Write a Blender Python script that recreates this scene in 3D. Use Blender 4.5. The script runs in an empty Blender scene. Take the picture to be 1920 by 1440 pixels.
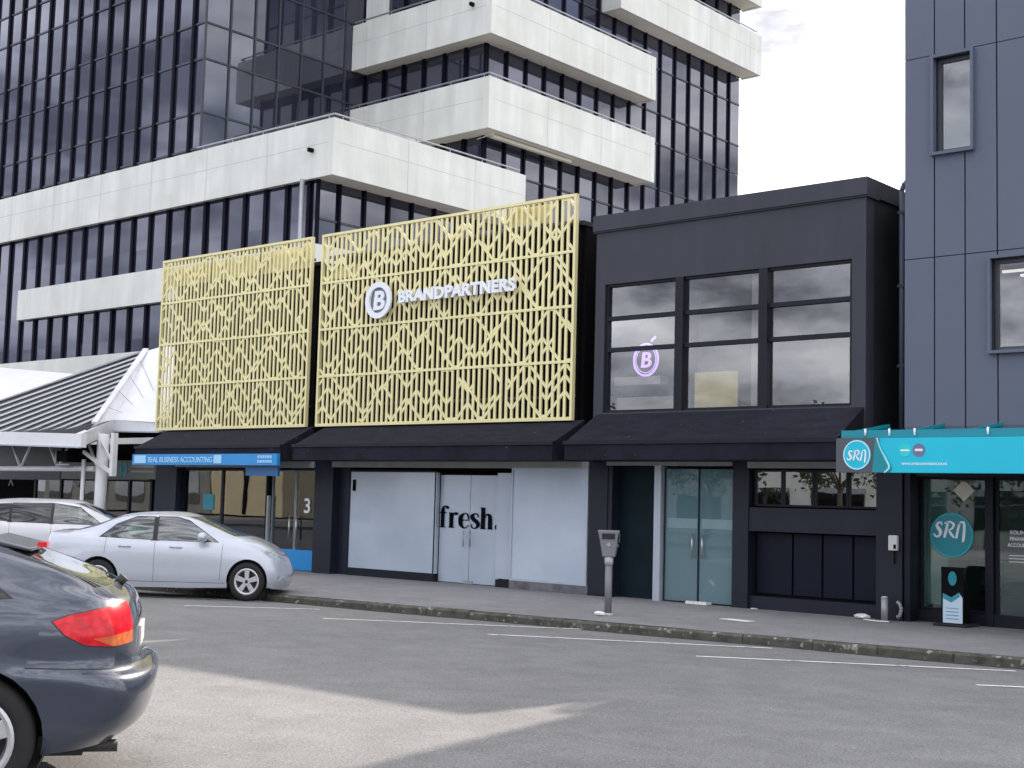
import bpy, bmesh, math, random
from mathutils import Vector, Matrix
random.seed(7)
S = bpy.context.scene
COL = S.collection
PI = math.pi
rad = math.radians

# ------------------------------------------------------------------ materials
def new_mat(name):
    m = bpy.data.materials.new(name); m.use_nodes = True
    nt = m.node_tree
    return m, nt, nt.nodes['Principled BSDF'], nt.nodes['Material Output']

def coords(nt, scale=(1, 1, 1), kind='Object'):
    tc = nt.nodes.new('ShaderNodeTexCoord'); mp = nt.nodes.new('ShaderNodeMapping')
    mp.inputs['Scale'].default_value = scale
    nt.links.new(tc.outputs[kind], mp.inputs[0])
    return mp.outputs[0]

def noise(nt, vec, scale, detail=4, rough=.55):
    n = nt.nodes.new('ShaderNodeTexNoise')
    n.inputs['Scale'].default_value = scale; n.inputs['Detail'].default_value = detail
    n.inputs['Roughness'].default_value = rough
    nt.links.new(vec, n.inputs['Vector'])
    return n.outputs['Fac']

def ramp(nt, fac, stops):
    r = nt.nodes.new('ShaderNodeValToRGB')
    el = r.color_ramp.elements
    el[0].position, el[0].color = stops[0][0], (*stops[0][1], 1)
    el[1].position, el[1].color = stops[-1][0], (*stops[-1][1], 1)
    for p, c in stops[1:-1]:
        e = el.new(p); e.color = (*c, 1)
    nt.links.new(fac, r.inputs[0])
    return r.outputs[0]

def mixc(nt, fac, a, b, blend='MIX'):
    m = nt.nodes.new('ShaderNodeMix'); m.data_type = 'RGBA'; m.blend_type = blend
    for sock, v in ((m.inputs[0], fac), (m.inputs[6], a), (m.inputs[7], b)):
        if hasattr(v, 'links') or hasattr(v, 'is_output'): nt.links.new(v, sock)
        else: sock.default_value = v if isinstance(v, (int, float)) else (*v, 1)
    return m.outputs[2]

def bump(nt, b, h, strength=.2, dist=.01):
    n = nt.nodes.new('ShaderNodeBump'); n.inputs['Strength'].default_value = strength
    n.inputs['Distance'].default_value = dist
    nt.links.new(h, n.inputs['Height']); nt.links.new(n.outputs[0], b.inputs['Normal'])

def mat(name, col, rough=.6, var=.12, scale=1.5, metal=0, coat=0, spec=.5, stretch=(1, 1, 1), bmp=0, bscale=40, var2=None):
    m, nt, b, o = new_mat(name)
    v = coords(nt, stretch)
    f = noise(nt, v, scale, 6)
    lo = tuple(c * (1 - var) for c in col); hi = tuple(min(1, c * (1 + var)) for c in col)
    c = ramp(nt, f, [(.3, lo), (.7, hi)])
    if var2:
        f2 = noise(nt, coords(nt), var2[0], 3)
        c = mixc(nt, ramp(nt, f2, [(var2[1], (0, 0, 0)), (var2[2], (1, 1, 1))]), c, var2[3])
    nt.links.new(c, b.inputs['Base Color'])
    b.inputs['Roughness'].default_value = rough; b.inputs['Metallic'].default_value = metal
    b.inputs['Coat Weight'].default_value = coat; b.inputs['Coat Roughness'].default_value = .03
    b.inputs['Specular IOR Level'].default_value = spec
    if bmp: bump(nt, b, noise(nt, coords(nt), bscale, 4), bmp)
    return m

def glass_mat(name, tint, through=.6, refl=.12, base=(.01, .015, .02), rough=.01):
    """thin pane: partly see-through, partly tinted film, mirror by fresnel plus a film reflectance"""
    m, nt, b, o = new_mat(name)
    tr = nt.nodes.new('ShaderNodeBsdfTransparent'); tr.inputs[0].default_value = (*tint, 1)
    df = nt.nodes.new('ShaderNodeBsdfDiffuse'); df.inputs[0].default_value = (*base, 1)
    gl = nt.nodes.new('ShaderNodeBsdfGlossy'); gl.inputs['Roughness'].default_value = rough
    gl.inputs[0].default_value = (.95, .97, 1, 1)
    m1 = nt.nodes.new('ShaderNodeMixShader'); m1.inputs[0].default_value = through
    nt.links.new(df.outputs[0], m1.inputs[1]); nt.links.new(tr.outputs[0], m1.inputs[2])
    fr = nt.nodes.new('ShaderNodeFresnel'); fr.inputs[0].default_value = 1.5
    ad = nt.nodes.new('ShaderNodeMath'); ad.operation = 'ADD'; ad.use_clamp = True; ad.inputs[1].default_value = refl
    nt.links.new(fr.outputs[0], ad.inputs[0])
    # gentle waviness of real panes
    v = coords(nt); n = noise(nt, v, .6, 2)
    bp = nt.nodes.new('ShaderNodeBump'); bp.inputs['Strength'].default_value = .12; bp.inputs['Distance'].default_value = .02
    nt.links.new(n, bp.inputs['Height']); nt.links.new(bp.outputs[0], gl.inputs['Normal'])
    m2 = nt.nodes.new('ShaderNodeMixShader')
    nt.links.new(ad.outputs[0], m2.inputs[0]); nt.links.new(m1.outputs[0], m2.inputs[1]); nt.links.new(gl.outputs[0], m2.inputs[2])
    nt.links.new(m2.outputs[0], o.inputs[0])
    return m

def emit_mat(name, col, s):
    m, nt, b, o = new_mat(name)
    b.inputs['Base Color'].default_value = (*col, 1)
    b.inputs['Emission Color'].default_value = (*col, 1); b.inputs['Emission Strength'].default_value = s
    return m

def asphalt(name, base, speck=.35, patch=True):
    m, nt, b, o = new_mat(name)
    v = coords(nt)
    big = noise(nt, v, .25, 5, .6); mid = noise(nt, v, 2.2, 6, .65); fine = noise(nt, v, 70, 3, .7)
    c = ramp(nt, big, [(.3, tuple(x * .84 for x in base)), (.7, tuple(x * 1.13 for x in base))])
    c = mixc(nt, .6, c, ramp(nt, mid, [(.3, (.74, .74, .75)), (.7, (1.16, 1.16, 1.13))]), 'MULTIPLY')
    c = mixc(nt, speck, c, ramp(nt, fine, [(.38, (.35, .35, .35)), (.5, (1, 1, 1)), (.66, (1.7, 1.68, 1.6))]), 'MULTIPLY')
    # cracks
    vo = nt.nodes.new('ShaderNodeTexVoronoi'); vo.feature = 'DISTANCE_TO_EDGE'; vo.inputs['Scale'].default_value = .35
    wv = nt.nodes.new('ShaderNodeMix'); wv.data_type = 'RGBA'; wv.inputs[0].default_value = .35
    nn = nt.nodes.new('ShaderNodeTexNoise'); nn.inputs['Scale'].default_value = 1.3; nt.links.new(v, nn.inputs['Vector'])
    nt.links.new(v, wv.inputs[6]); nt.links.new(nn.outputs['Color'], wv.inputs[7]); nt.links.new(wv.outputs[2], vo.inputs['Vector'])
    cr = ramp(nt, vo.outputs['Distance'], [(0, (.8, .8, .8)), (.004, (1, 1, 1))])
    c = mixc(nt, .5, c, cr, 'MULTIPLY')
    nt.links.new(c, b.inputs['Base Color'])
    b.inputs['Roughness'].default_value = .85; b.inputs['Specular IOR Level'].default_value = .3
    bump(nt, b, fine, .5, .006)
    return m

M = {}
M['road'] = asphalt('road_asphalt', (.205, .203, .208), .6)
M['pave'] = asphalt('pavement_asphalt', (.245, .240, .255), .5)
M['kerb'] = mat('kerb_stone', (.075, .073, .062), .9, .45, 5, bmp=.4, bscale=25, var2=(11, .60, .68, (.30, .29, .26)))
M['gutter'] = mat('gutter_grime', (.035, .034, .028), .95, .4, 4, bmp=.4)
def line_paint():
    m, nt, b, o = new_mat('worn_line_paint')
    v = coords(nt)
    f = noise(nt, v, 9, 6, .7)
    c = mixc(nt, ramp(nt, f, [(.36, (0, 0, 0)), (.48, (1, 1, 1))]), (.3, .3, .3), (.85, .85, .86))
    nt.links.new(c, b.inputs['Base Color']); b.inputs['Roughness'].default_value = .8
    return m
M['line'] = line_paint()
M['ground'] = mat('distant_ground', (.12, .12, .11), .9, .3, .05)
M['black_wall'] = mat('charcoal_painted_plaster', (.027, .031, .046), .62, .25, 1.6, stretch=(1, 1, .18), bmp=.12, bscale=18, var2=(.7, .5, .8, (.032, .037, .058)))
M['pier'] = mat('canopy_shade_pier_tint', (.012, .016, .028), .5, .2, 1.2, spec=.3, stretch=(1, 1, .3))  # shade under the canopies is put into this darker base colour
M['black_trim'] = mat('black_painted_trim', (.008, .010, .018), .5, .15, 3, spec=.25)
M['black_door'] = mat('dark_teal_black_panel', (.005, .014, .021), .6, .15, 2, spec=.15)
M['navy_panel'] = mat('blue_black_panel', (.004, .006, .018), .5, .2, 1.4, spec=.2)
M['side_black'] = mat('black_side_wall', (.012, .014, .018), .7, .3, 1.2, bmp=.2)
M['canopy'] = mat('weathered_black_canopy', (.009, .010, .019), .85, .45, 2.2, spec=.25, stretch=(1, 3, 1), bmp=.25, bscale=22, var2=(9, .68, .75, (.09, .09, .09)))
M['soffit'] = mat('pale_soffit_strip', (.30, .30, .30), .7, .15, 2)
M['gold'] = mat('champagne_gold_metal', (.77, .70, .385), .42, .05, 1.2, metal=.1, spec=.5)
M['white_metal'] = mat('white_painted_metal', (.72, .73, .76), .5, .05, 1.5, var2=(.9, .55, .8, (.60, .61, .63)))
M['white_roof'] = mat('white_standing_roof', (.80, .80, .84), .55, .04, 1.5)
M['parapet'] = mat('off_white_precast_panel', (.70, .715, .69), .75, .10, 1.6, stretch=(1, 1, .12), var2=(.55, .45, .8, (.60, .615, .58)), bmp=.1, bscale=8)
M['joint'] = mat('parapet_joint_sealant', (.44, .45, .44), .8)
M['under'] = mat('cream_balcony_soffit', (.80, .77, .68), .8, .05, .8)
M['alu'] = mat('grey_aluminium', (.36, .37, .40), .4, .08, 3, metal=.5)
M['pale_alu'] = mat('pale_grey_frame', (.42, .46, .53), .45, .06, 3, metal=.2)
M['mull'] = mat('dark_navy_mullion', (.004, .004, .012), .6, .15, 2, spec=.08)
M['mull_h'] = mat('slate_transom', (.035, .038, .055), .5, .15, 2)
M['void'] = mat('dark_interior', (.006, .006, .008), .9, .2, 2, spec=.1)
M['clad'] = mat('blue_grey_metal_cladding', (.100, .118, .172), .55, .05, .35, spec=.4, var2=(.3, .45, .75, (.112, .131, .186)))
M['clad_gap'] = mat('cladding_shadow_joint', (.018, .020, .028), .7, .1, 3)
M['frame_grey'] = mat('grey_window_frame', (.055, .060, .075), .45, .1, 3)
M['interior_grey'] = mat('interior_grey_blind', (.30, .29, .29), .8, .25, .8)
M['interior_teal'] = mat('frosted_lobby_wall', (.13, .20, .22), .6, .15, .6)
M['interior_white'] = mat('interior_white_wall', (.50, .50, .47), .8, .08, 1)
M['beige'] = mat('beige_render', (.50, .44, .31), .85, .08, .8)
M['white_film'] = None
M['teal'] = mat('bright_cyan_sign_face', (.0, .50, .68), .35, .04, 1)
M['teal_d'] = mat('deep_teal_sign', (.0, .24, .31), .35, .06, 1)
M['teal_glass'] = glass_mat('dark_teal_canopy_glass', (.05, .20, .21), .45, .08, (.01, .045, .05))
M['sign_grey'] = mat('slate_sign_panel', (.075, .085, .105), .45, .06, 1)
M['blue'] = mat('bright_blue_sign', (.012, .25, .62), .4, .06, 1)
M['blue_d'] = mat('deep_blue_sign', (.008, .12, .33), .4, .06, 1)
M['pale_blue'] = mat('pale_blue_lettering', (.35, .62, .85), .5, .04, 1)
M['letter_white'] = mat('white_sign_lettering', (.80, .83, .90), .4, .03, 1)
M['letter_black'] = mat('black_vinyl_lettering', (.003, .003, .006), .7, .1, 1, spec=.05)
M['grey_sign'] = mat('grey_sign_board', (.20, .205, .20), .6, .1, 1)
M['yellow'] = mat('yellow_board', (.85, .76, .30), .6, .12, 2)
M['cream'] = mat('cream_sticker', (.62, .58, .48), .6, .05, 2)
M['plastic_white'] = mat('white_plastic', (.62, .63, .62), .5, .06, 3)
M['paper'] = mat('crumpled_white_paper', (.75, .75, .74), .8, .08, 9)
M['meter'] = mat('painted_grey_meter', (.17, .175, .20), .45, .1, 6)
M['meter_d'] = mat('dark_meter_display', (.02, .02, .03), .2, .1, 4)
M['meter_l'] = mat('pale_meter_collar', (.42, .43, .44), .5, .15, 9)
M['steel'] = mat('brushed_steel', (.5, .5, .5), .3, .06, 4, metal=.8)
M['galv'] = mat('galvanised_pipe', (.34, .35, .37), .5, .15, 8, metal=.3)
M['concrete'] = mat('rough_concrete_plinth', (.13, .13, .15), .9, .35, 4, bmp=.5)
M['neon'] = emit_mat('violet_white_neon', (.50, .34, 1), .95)
M['lamp_white'] = emit_mat('canopy_lamp', (1, 1, 1), .9)
M['g_tower'] = [None] * 3
M['g_refl'] = glass_mat('reflective_film_glass', (.88, .86, .84), .88, .105, (.16, .145, .15))
M['g_shop'] = glass_mat('clear_shop_glass', (.72, .88, .86), .92, .07)
M['g_door'] = glass_mat('green_door_glass', (.55, .75, .76), .35, .05, (.17, .29, .33))
M['g_small'] = glass_mat('dark_mirror_glass', (.2, .18, .15), .3, .40, (.012, .011, .010))
M['g_car'] = glass_mat('car_glass', (.48, .62, .56), .8, .10, (.02, .03, .03))
M['g_car_dark'] = glass_mat('privacy_car_glass', (.1, .1, .12), .35, .02, (.008, .009, .013))
M['g_hatch'] = glass_mat('hatch_rear_glass', (.30, .38, .33), .55, .16, (.02, .03, .025))
def tower_glass(i, col, refl):
    m, nt, b, o = new_mat('tower_glass_tint_%s' % 'abc'[i])
    v = coords(nt, (.35, .35, .12))
    c = ramp(nt, noise(nt, v, 1, 3), [(.3, tuple(x * .6 for x in col)), (.7, tuple(x * 1.5 for x in col))])
    df = nt.nodes.new('ShaderNodeBsdfDiffuse'); nt.links.new(c, df.inputs[0])
    gl = nt.nodes.new('ShaderNodeBsdfGlossy'); gl.inputs['Roughness'].default_value = .03
    gl.inputs[0].default_value = (.84, .86, 1, 1)
    fr = nt.nodes.new('ShaderNodeFresnel'); fr.inputs[0].default_value = 1.45
    ad = nt.nodes.new('ShaderNodeMath'); ad.operation = 'ADD'; ad.inputs[1].default_value = refl
    nt.links.new(fr.outputs[0], ad.inputs[0])
    mx = nt.nodes.new('ShaderNodeMixShader'); nt.links.new(ad.outputs[0], mx.inputs[0])
    nt.links.new(df.outputs[0], mx.inputs[1]); nt.links.new(gl.outputs[0], mx.inputs[2])
    nt.links.new(mx.outputs[0], o.inputs[0])
    return m
M['g_tower'] = [tower_glass(0, (.018, .020, .034), .07), tower_glass(1, (.026, .028, .044), .095), tower_glass(2, (.013, .015, .027), .045)]
def film():
    m, nt, b, o = new_mat('white_window_film')
    v = coords(nt, (.5, .5, .5))
    c = ramp(nt, noise(nt, v, 1.2, 4), [(.3, (.36, .43, .53)), (.7, (.47, .54, .64))])
    nt.links.new(c, b.inputs['Base Color']); b.inputs['Roughness'].default_value = .5
    b.inputs['Coat Weight'].default_value = 1; b.inputs['Coat Roughness'].default_value = .08
    return m
M['white_film'] = film()
def paint(name, col, metal=.5, rough=.35):
    m, nt, b, o = new_mat(name)
    v = coords(nt)
    c = ramp(nt, noise(nt, v, 900, 1), [(.4, tuple(x * .88 for x in col)), (.6, tuple(min(1, x * 1.1) for x in col))])
    dirt = noise(nt, coords(nt, (1, 1, 1.0)), 3, 5)
    c = mixc(nt, ramp(nt, dirt, [(.55, (0, 0, 0)), (.85, (.35, .35, .35))]), c, tuple(x * .7 + .03 for x in col))
    nt.links.new(c, b.inputs['Base Color']); b.inputs['Metallic'].default_value = metal
    b.inputs['Roughness'].default_value = rough; b.inputs['Coat Weight'].default_value = 1; b.inputs['Coat Roughness'].default_value = .04
    return m
M['paint_hatch'] = paint('blue_grey_metallic_paint', (.052, .063, .095), .5, .33)
M['paint_sedan'] = paint('silver_paint', (.50, .53, .61), .3, .38)
M['paint_suv'] = paint('pearl_white_paint', (.62, .62, .67), .15, .4)
M['rubber'] = mat('tyre_rubber', (.015, .015, .017), .85, .2, 8)
M['alloy'] = mat('silver_alloy', (.55, .55, .58), .35, .08, 6, metal=.6)
M['alloy_d'] = mat('dark_wheel_barrel', (.03, .03, .032), .6, .1, 6)
M['car_trim'] = mat('black_car_trim', (.012, .012, .014), .5, .1, 6)
M['seat'] = mat('grey_car_seat', (.10, .11, .10), .9, .15, 5)
def lens(name, col, col2, sc):
    m, nt, b, o = new_mat(name)
    v = coords(nt)
    w = nt.nodes.new('ShaderNodeTexVoronoi'); w.inputs['Scale'].default_value = sc
    nt.links.new(v, w.inputs['Vector'])
    c = ramp(nt, w.outputs['Distance'], [(.1, col), (.8, col2)])
    nt.links.new(c, b.inputs['Base Color']); b.inputs['Roughness'].default_value = .25
    b.inputs['Coat Weight'].default_value = .25; b.inputs['Specular IOR Level'].default_value = .3; b.inputs['Subsurface Weight'].default_value = .0
    return m
M['lamp_red'] = lens('red_lamp_lens', (.80, .012, .03), (.50, .004, .015), 22)
M['lamp_amber'] = lens('amber_lamp_lens', (.75, .22, .06), (.55, .10, .04), 22)
M['lamp_clear'] = lens('clear_lamp_lens', (.55, .60, .66), (.25, .30, .36), 18)
M['leaf'] = mat('tree_foliage', (.05, .085, .03), .7, .5, 1.2)
M['bark'] = mat('tree_bark', (.10, .08, .06), .9, .3, 6, bmp=.4)

# ------------------------------------------------------------------ object helpers
def tag(o, label=None, cat=None, group=None, kind=None):
    if label: o['label'] = label
    if cat: o['category'] = cat
    if group: o['group'] = group
    if kind: o['kind'] = kind
    return o

def thing(name, loc, label, cat, group=None, rz=0):
    o = bpy.data.objects.new(name, None); COL.objects.link(o)
    o.location = loc; o.rotation_euler = (0, 0, rz); o.empty_display_size = .2
    return tag(o, label, cat, group)

def root_of(o):
    while o.parent: o = o.parent
    return o

class MB:
    def __init__(s): s.bm = bmesh.new(); s.mi = 0; s.smooth = False
    def f(s, pts, mi=None):
        vs = [s.bm.verts.new(p) for p in pts]
        try: fc = s.bm.faces.new(vs)
        except Exception: return
        fc.material_index = s.mi if mi is None else mi; fc.smooth = s.smooth
    def box(s, x0, x1, y0, y1, z0, z1):
        if x0 > x1: x0, x1 = x1, x0
        if y0 > y1: y0, y1 = y1, y0
        if z0 > z1: z0, z1 = z1, z0
        c = [s.bm.verts.new(p) for p in ((x0,y0,z0),(x1,y0,z0),(x1,y1,z0),(x0,y1,z0),(x0,y0,z1),(x1,y0,z1),(x1,y1,z1),(x0,y1,z1))]
        for q in ((0,3,2,1),(4,5,6,7),(0,1,5,4),(1,2,6,5),(2,3,7,6),(3,0,4,7)):
            fc = s.bm.faces.new([c[i] for i in q]); fc.material_index = s.mi
        return s
    def prism(s, poly, vec):
        """poly: 3D points (planar), swept along vec"""
        vec = Vector(vec)
        a = [s.bm.verts.new(p) for p in poly]; b = [s.bm.verts.new(Vector(p) + vec) for p in poly]
        n = len(a)
        for q in (a[::-1], b):
            fc = s.bm.faces.new(q); fc.material_index = s.mi
        for i in range(n):
            fc = s.bm.faces.new([a[i], a[(i+1) % n], b[(i+1) % n], b[i]]); fc.material_index = s.mi; fc.smooth = s.smooth
        return s
    def tube(s, p, q, r, r2=None, n=10, cap=True):
        p, q = Vector(p), Vector(q); d = (q - p).normalized()
        u = d.orthogonal().normalized(); v = d.cross(u); r2 = r if r2 is None else r2
        a = [s.bm.verts.new(p + (u * math.cos(t) + v * math.sin(t)) * r) for t in [2*PI*i/n for i in range(n)]]
        b = [s.bm.verts.new(q + (u * math.cos(t) + v * math.sin(t)) * r2) for t in [2*PI*i/n for i in range(n)]]
        for i in range(n):
            fc = s.bm.faces.new([a[i], a[(i+1) % n], b[(i+1) % n], b[i]]); fc.smooth = True; fc.material_index = s.mi
        if cap:
            for q_ in (a[::-1], b):
                fc = s.bm.faces.new(q_); fc.material_index = s.mi
        return s
    def path(s, pts, r, n=8):
        for a, b in zip(pts[:-1], pts[1:]): s.tube(a, b, r, n=n)
        return s
    def beam(s, p, q, w, h):
        """rectangular bar from p to q, w sideways (horizontal), h vertical-ish"""
        p, q = Vector(p), Vector(q); d = (q - p).normalized()
        side = d.cross(Vector((0, 0, 1)))
        side = Vector((1, 0, 0)) if side.length < 1e-4 else side.normalized()
        up = side.cross(d).normalized()
        poly = [p + side * a * w / 2 + up * b * h / 2 for a, b in ((-1, -1), (1, -1), (1, 1), (-1, 1))]
        return s.prism(poly, q - p)
    def disc(s, c, nrm, r, th, n=28, r_in=0, rz=1.0):
        """disc or ring of thickness th facing nrm (horizontal normal); rz squeezes height"""
        c = Vector(c); nrm = Vector(nrm).normalized()
        u = nrm.cross(Vector((0, 0, 1))).normalized() if abs(nrm.z) < .9 else Vector((1, 0, 0)); v = u.cross(nrm)
        def P(R, t, o): return c + u * math.cos(t) * R + v * math.sin(t) * R * rz + nrm * o
        for i in range(n):
            t0, t1 = 2*PI*i/n, 2*PI*(i+1)/n
            if r_in:
                s.f([P(r_in, t0, th), P(r, t0, th), P(r, t1, th), P(r_in, t1, th)])
                s.f([P(r_in, t0, 0), P(r_in, t0, th), P(r_in, t1, th), P(r_in, t1, 0)])
            else:
                s.f([P(0, 0, th), P(r, t0, th), P(r, t1, th)])
            s.f([P(r, t0, 0), P(r, t1, 0), P(r, t1, th), P(r, t0, th)])
        return s
    def build(s, name, mats, parent=None, label=None, local=False, bevel=0, recalc=True, auto=False):
        if not isinstance(mats, (list, tuple)): mats = [mats]
        if recalc:
            bmesh.ops.remove_doubles(s.bm, verts=s.bm.verts, dist=1e-5) if auto else None
            bmesh.ops.recalc_face_normals(s.bm, faces=s.bm.faces)
        if parent is not None and not local:
            L = root_of(parent).location
            bmesh.ops.translate(s.bm, verts=s.bm.verts, vec=-L)
        me = bpy.data.meshes.new(name); s.bm.to_mesh(me); s.bm.free()
        for m in mats: me.materials.append(m)
        o = bpy.data.objects.new(name, me); COL.objects.link(o)
        if parent is not None: o.parent = parent
        if label: o['label'] = label
        if bevel:
            md = o.modifiers.new('bevel', 'BEVEL'); md.width = bevel; md.segments = 2; md.limit_method = 'ANGLE'
        return o

def B(x0, x1, y0, y1, z0, z1): return MB().box(x0, x1, y0, y1, z0, z1)

def centre_origin(o):
    """put a stand-alone mesh object's origin at its base centre"""
    vs = [v.co.copy() for v in o.data.vertices]
    c = Vector((sum(v.x for v in vs)/len(vs), sum(v.y for v in vs)/len(vs), min(v.z for v in vs)))
    o.data.transform(Matrix.Translation(-c)); o.location = c
    return o

# text as real mesh, standing in the X-Z plane facing -Y (or any basis)
def text_mesh(txt, size, depth=.01, offset=0, spacing=1.0):
    cu = bpy.data.curves.new('t', 'FONT'); cu.body = txt; cu.size = size; cu.extrude = depth; cu.offset = offset
    cu.space_character = spacing; cu.resolution_u = 3
    ob = bpy.data.objects.new('t', cu); COL.objects.link(ob)
    dg = bpy.context.evaluated_depsgraph_get(); dg.update()
    me = bpy.data.meshes.new_from_object(ob.evaluated_get(dg))
    bpy.data.objects.remove(ob)
    return me

def add_text(mb, txt, x0, x1, z0, z1, y, depth=.01, offset=0, spacing=1.0, shear=0):
    """fit txt into the rectangle x0..x1, z0..z1 at plane y"""
    me = text_mesh(txt, 1.0, depth, offset, spacing)
    xs = [v.co.x for v in me.vertices]; ys = [v.co.y for v in me.vertices]
    if not xs: return
    sx = (x1-x0)/(max(xs)-min(xs)); sz = (z1-z0)/(max(ys)-min(ys)); mx, my = min(xs), min(ys)
    vs = [mb.bm.verts.new((x0 + (v.co.x-mx)*sx + shear*(v.co.y-my)*sz, y - v.co.z, z0 + (v.co.y-my)*sz)) for v in me.vertices]
    for p in me.polygons:
        try:
            fc = mb.bm.faces.new([vs[i] for i in p.vertices]); fc.material_index = mb.mi
        except Exception: pass
    bpy.data.meshes.remove(me)

def ribbon(mb, pts, ox, oz, y, sx, sz, th=.006):
    """variable-width pen stroke: pts = (x, z, width), smooth curve, at plane y"""
    P = []
    n = len(pts)
    for i in range(n - 1):
        p0 = pts[max(i-1, 0)]; p1 = pts[i]; p2 = pts[i+1]; p3 = pts[min(i+2, n-1)]
        for k in range(6):
            t = k / 6
            P.append([.5*((2*p1[j]) + (-p0[j]+p2[j])*t + (2*p0[j]-5*p1[j]+4*p2[j]-p3[j])*t*t + (-p0[j]+3*p1[j]-3*p2[j]+p3[j])*t**3) for j in range(3)])
    P.append(list(pts[-1]))
    L = []; R = []
    for i, p in enumerate(P):
        a = P[max(i-1, 0)]; b = P[min(i+1, len(P)-1)]
        dx, dz = (b[0]-a[0]), (b[1]-a[1]); l = math.hypot(dx, dz) or 1
        nx, nz = -dz/l, dx/l; w = max(p[2], .004)/2
        L.append((ox + (p[0]+nx*w)*sx, oz + (p[1]+nz*w)*sz)); R.append((ox + (p[0]-nx*w)*sx, oz + (p[1]-nz*w)*sz))
    for i in range(len(P)-1):
        mb.prism([(L[i][0], y, L[i][1]), (L[i+1][0], y, L[i+1][1]), (R[i+1][0], y, R[i+1][1]), (R[i][0], y, R[i][1])], (0, th, 0))

# ------------------------------------------------------------------ camera
CAM = Vector((0, 0, 1.9))
F_PX, PITCH, ROLL, YAW = 2544.6, 8.67012462e-02*1.0, 2.66143619e-02, 7.17967372e-01
cy, sy, cp, sp = math.cos(YAW), math.sin(YAW), math.cos(PITCH), math.sin(PITCH)
fw = Vector((-sy*cp, cy*cp, sp)); rt = Vector((cy, sy, 0)); up = rt.cross(fw)
r2 = rt*math.cos(ROLL) + up*math.sin(ROLL); u2 = -rt*math.sin(ROLL) + up*math.cos(ROLL)
cam = bpy.data.objects.new('camera', bpy.data.cameras.new('camera')); COL.objects.link(cam)
mw = Matrix((r2, u2, -fw)).transposed().to_4x4(); mw.translation = CAM
cam.matrix_world = mw
cam.data.sensor_width = 36; cam.data.lens = 36 * F_PX / 1920
cam.data.clip_start = .1; cam.data.clip_end = 3000
S.camera = cam

# ------------------------------------------------------------------ ground, road, kerb
def kerb_y(x): return 15.91 + .0996 * (x + 19.08)
def gz(x, y): return max(0, .025 * (kerb_y(x) - y))
def struct(mb, name, m):
    return tag(mb.build(name, m), kind='structure')
mb = MB(); mb.f([(-1500, -1500, -.6), (1500, -1500, -.6), (1500, 1500, -.6), (-1500, 1500, -.6)]); struct(mb, 'ground', M['ground'])
mb = MB()
xa, xb = -130, 40
mb.f([(xa, kerb_y(xa), 0), (xb, kerb_y(xb), 0), (xb, 0, gz(xb, 0)), (xa, 0, gz(xa, 0))])
struct(mb, 'road', M['road'])
mb = MB()
mb.f([(xa, kerb_y(xa)+.14, .125), (xb, kerb_y(xb)+.14, .125), (xb, 95, .125), (xa, 95, .125)])
struct(mb, 'pavement', M['pave'])
# near-side pavement behind the photographer
mb = MB(); mb.prism([(xa, 0, -.5), (xa, 0, gz(xa, 0)+.14), (xa, -60, gz(xa, 0)+.14), (xa, -60, -.5)], (xb-xa, 0, gz(xb, 0)-gz(xa, 0)))
struct(mb, 'near_pavement', M['pave'])
# kerb: short stones, each slightly uneven
mb = MB(); x = -60.0
while x < 16:
    L = random.uniform(.85, 1.05); x1 = x + L - .012
    dy = random.uniform(-.008, .008); h = .122 + random.uniform(-.006, .01)
    a = (x, kerb_y(x)+dy, -.02); b = (x1, kerb_y(x1)+dy, -.02)
    prof = [(0, -.03), (.0, h-.03), (.03, h), (.16, h), (.16, -.03)]
    mb.prism([(x, kerb_y(x)+dy+p, q) for p, q in prof], (x1-x, kerb_y(x1)-kerb_y(x), 0))
    x += L
struct(mb, 'kerb', M['kerb'])
mb = MB(); N = 60
for i in range(N):
    xA = -60 + 76*i/N; xB = -60 + 76*(i+1)/N
    w0 = .16 + .05*math.sin(i*1.7); w1 = .16 + .05*math.sin((i+1)*1.7)
    mb.f([(xA, kerb_y(xA), .004), (xB, kerb_y(xB), .004), (xB, kerb_y(xB)-w1, gz(xB, kerb_y(xB)-w1)+.004), (xA, kerb_y(xA)-w0, gz(xA, kerb_y(xA)-w0)+.004)])
struct(mb, 'gutter', M['gutter'])
# grime strip along the pavement edge
lines = [((-18.77, 13.47), (-17.46, 15.26)), ((-15.81, 13.88), (-12.84, 16.45)), ((-12.72, 14.19), (-9.55, 16.45)), ((-9.37, 14.31), (-6.31, 16.67)), ((-5.92, 14.5), (-2.9, 16.9)), ((-22.4, 13.3), (-19.4, 15.6))]
for (x0, y0), (x1, y1) in lines:
    mb = MB(); d = Vector((x1-x0, y1-y0)); n = Vector((-d.y, d.x)).normalized() * .05
    q = [(x0+n.x, y0+n.y), (x1+n.x, y1+n.y), (x1-n.x, y1-n.y), (x0-n.x, y0-n.y)]
    mb.f([(a, b, gz(a, b)+.006) for a, b in q])
    struct(mb, 'parking_line', M['line'])
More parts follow.
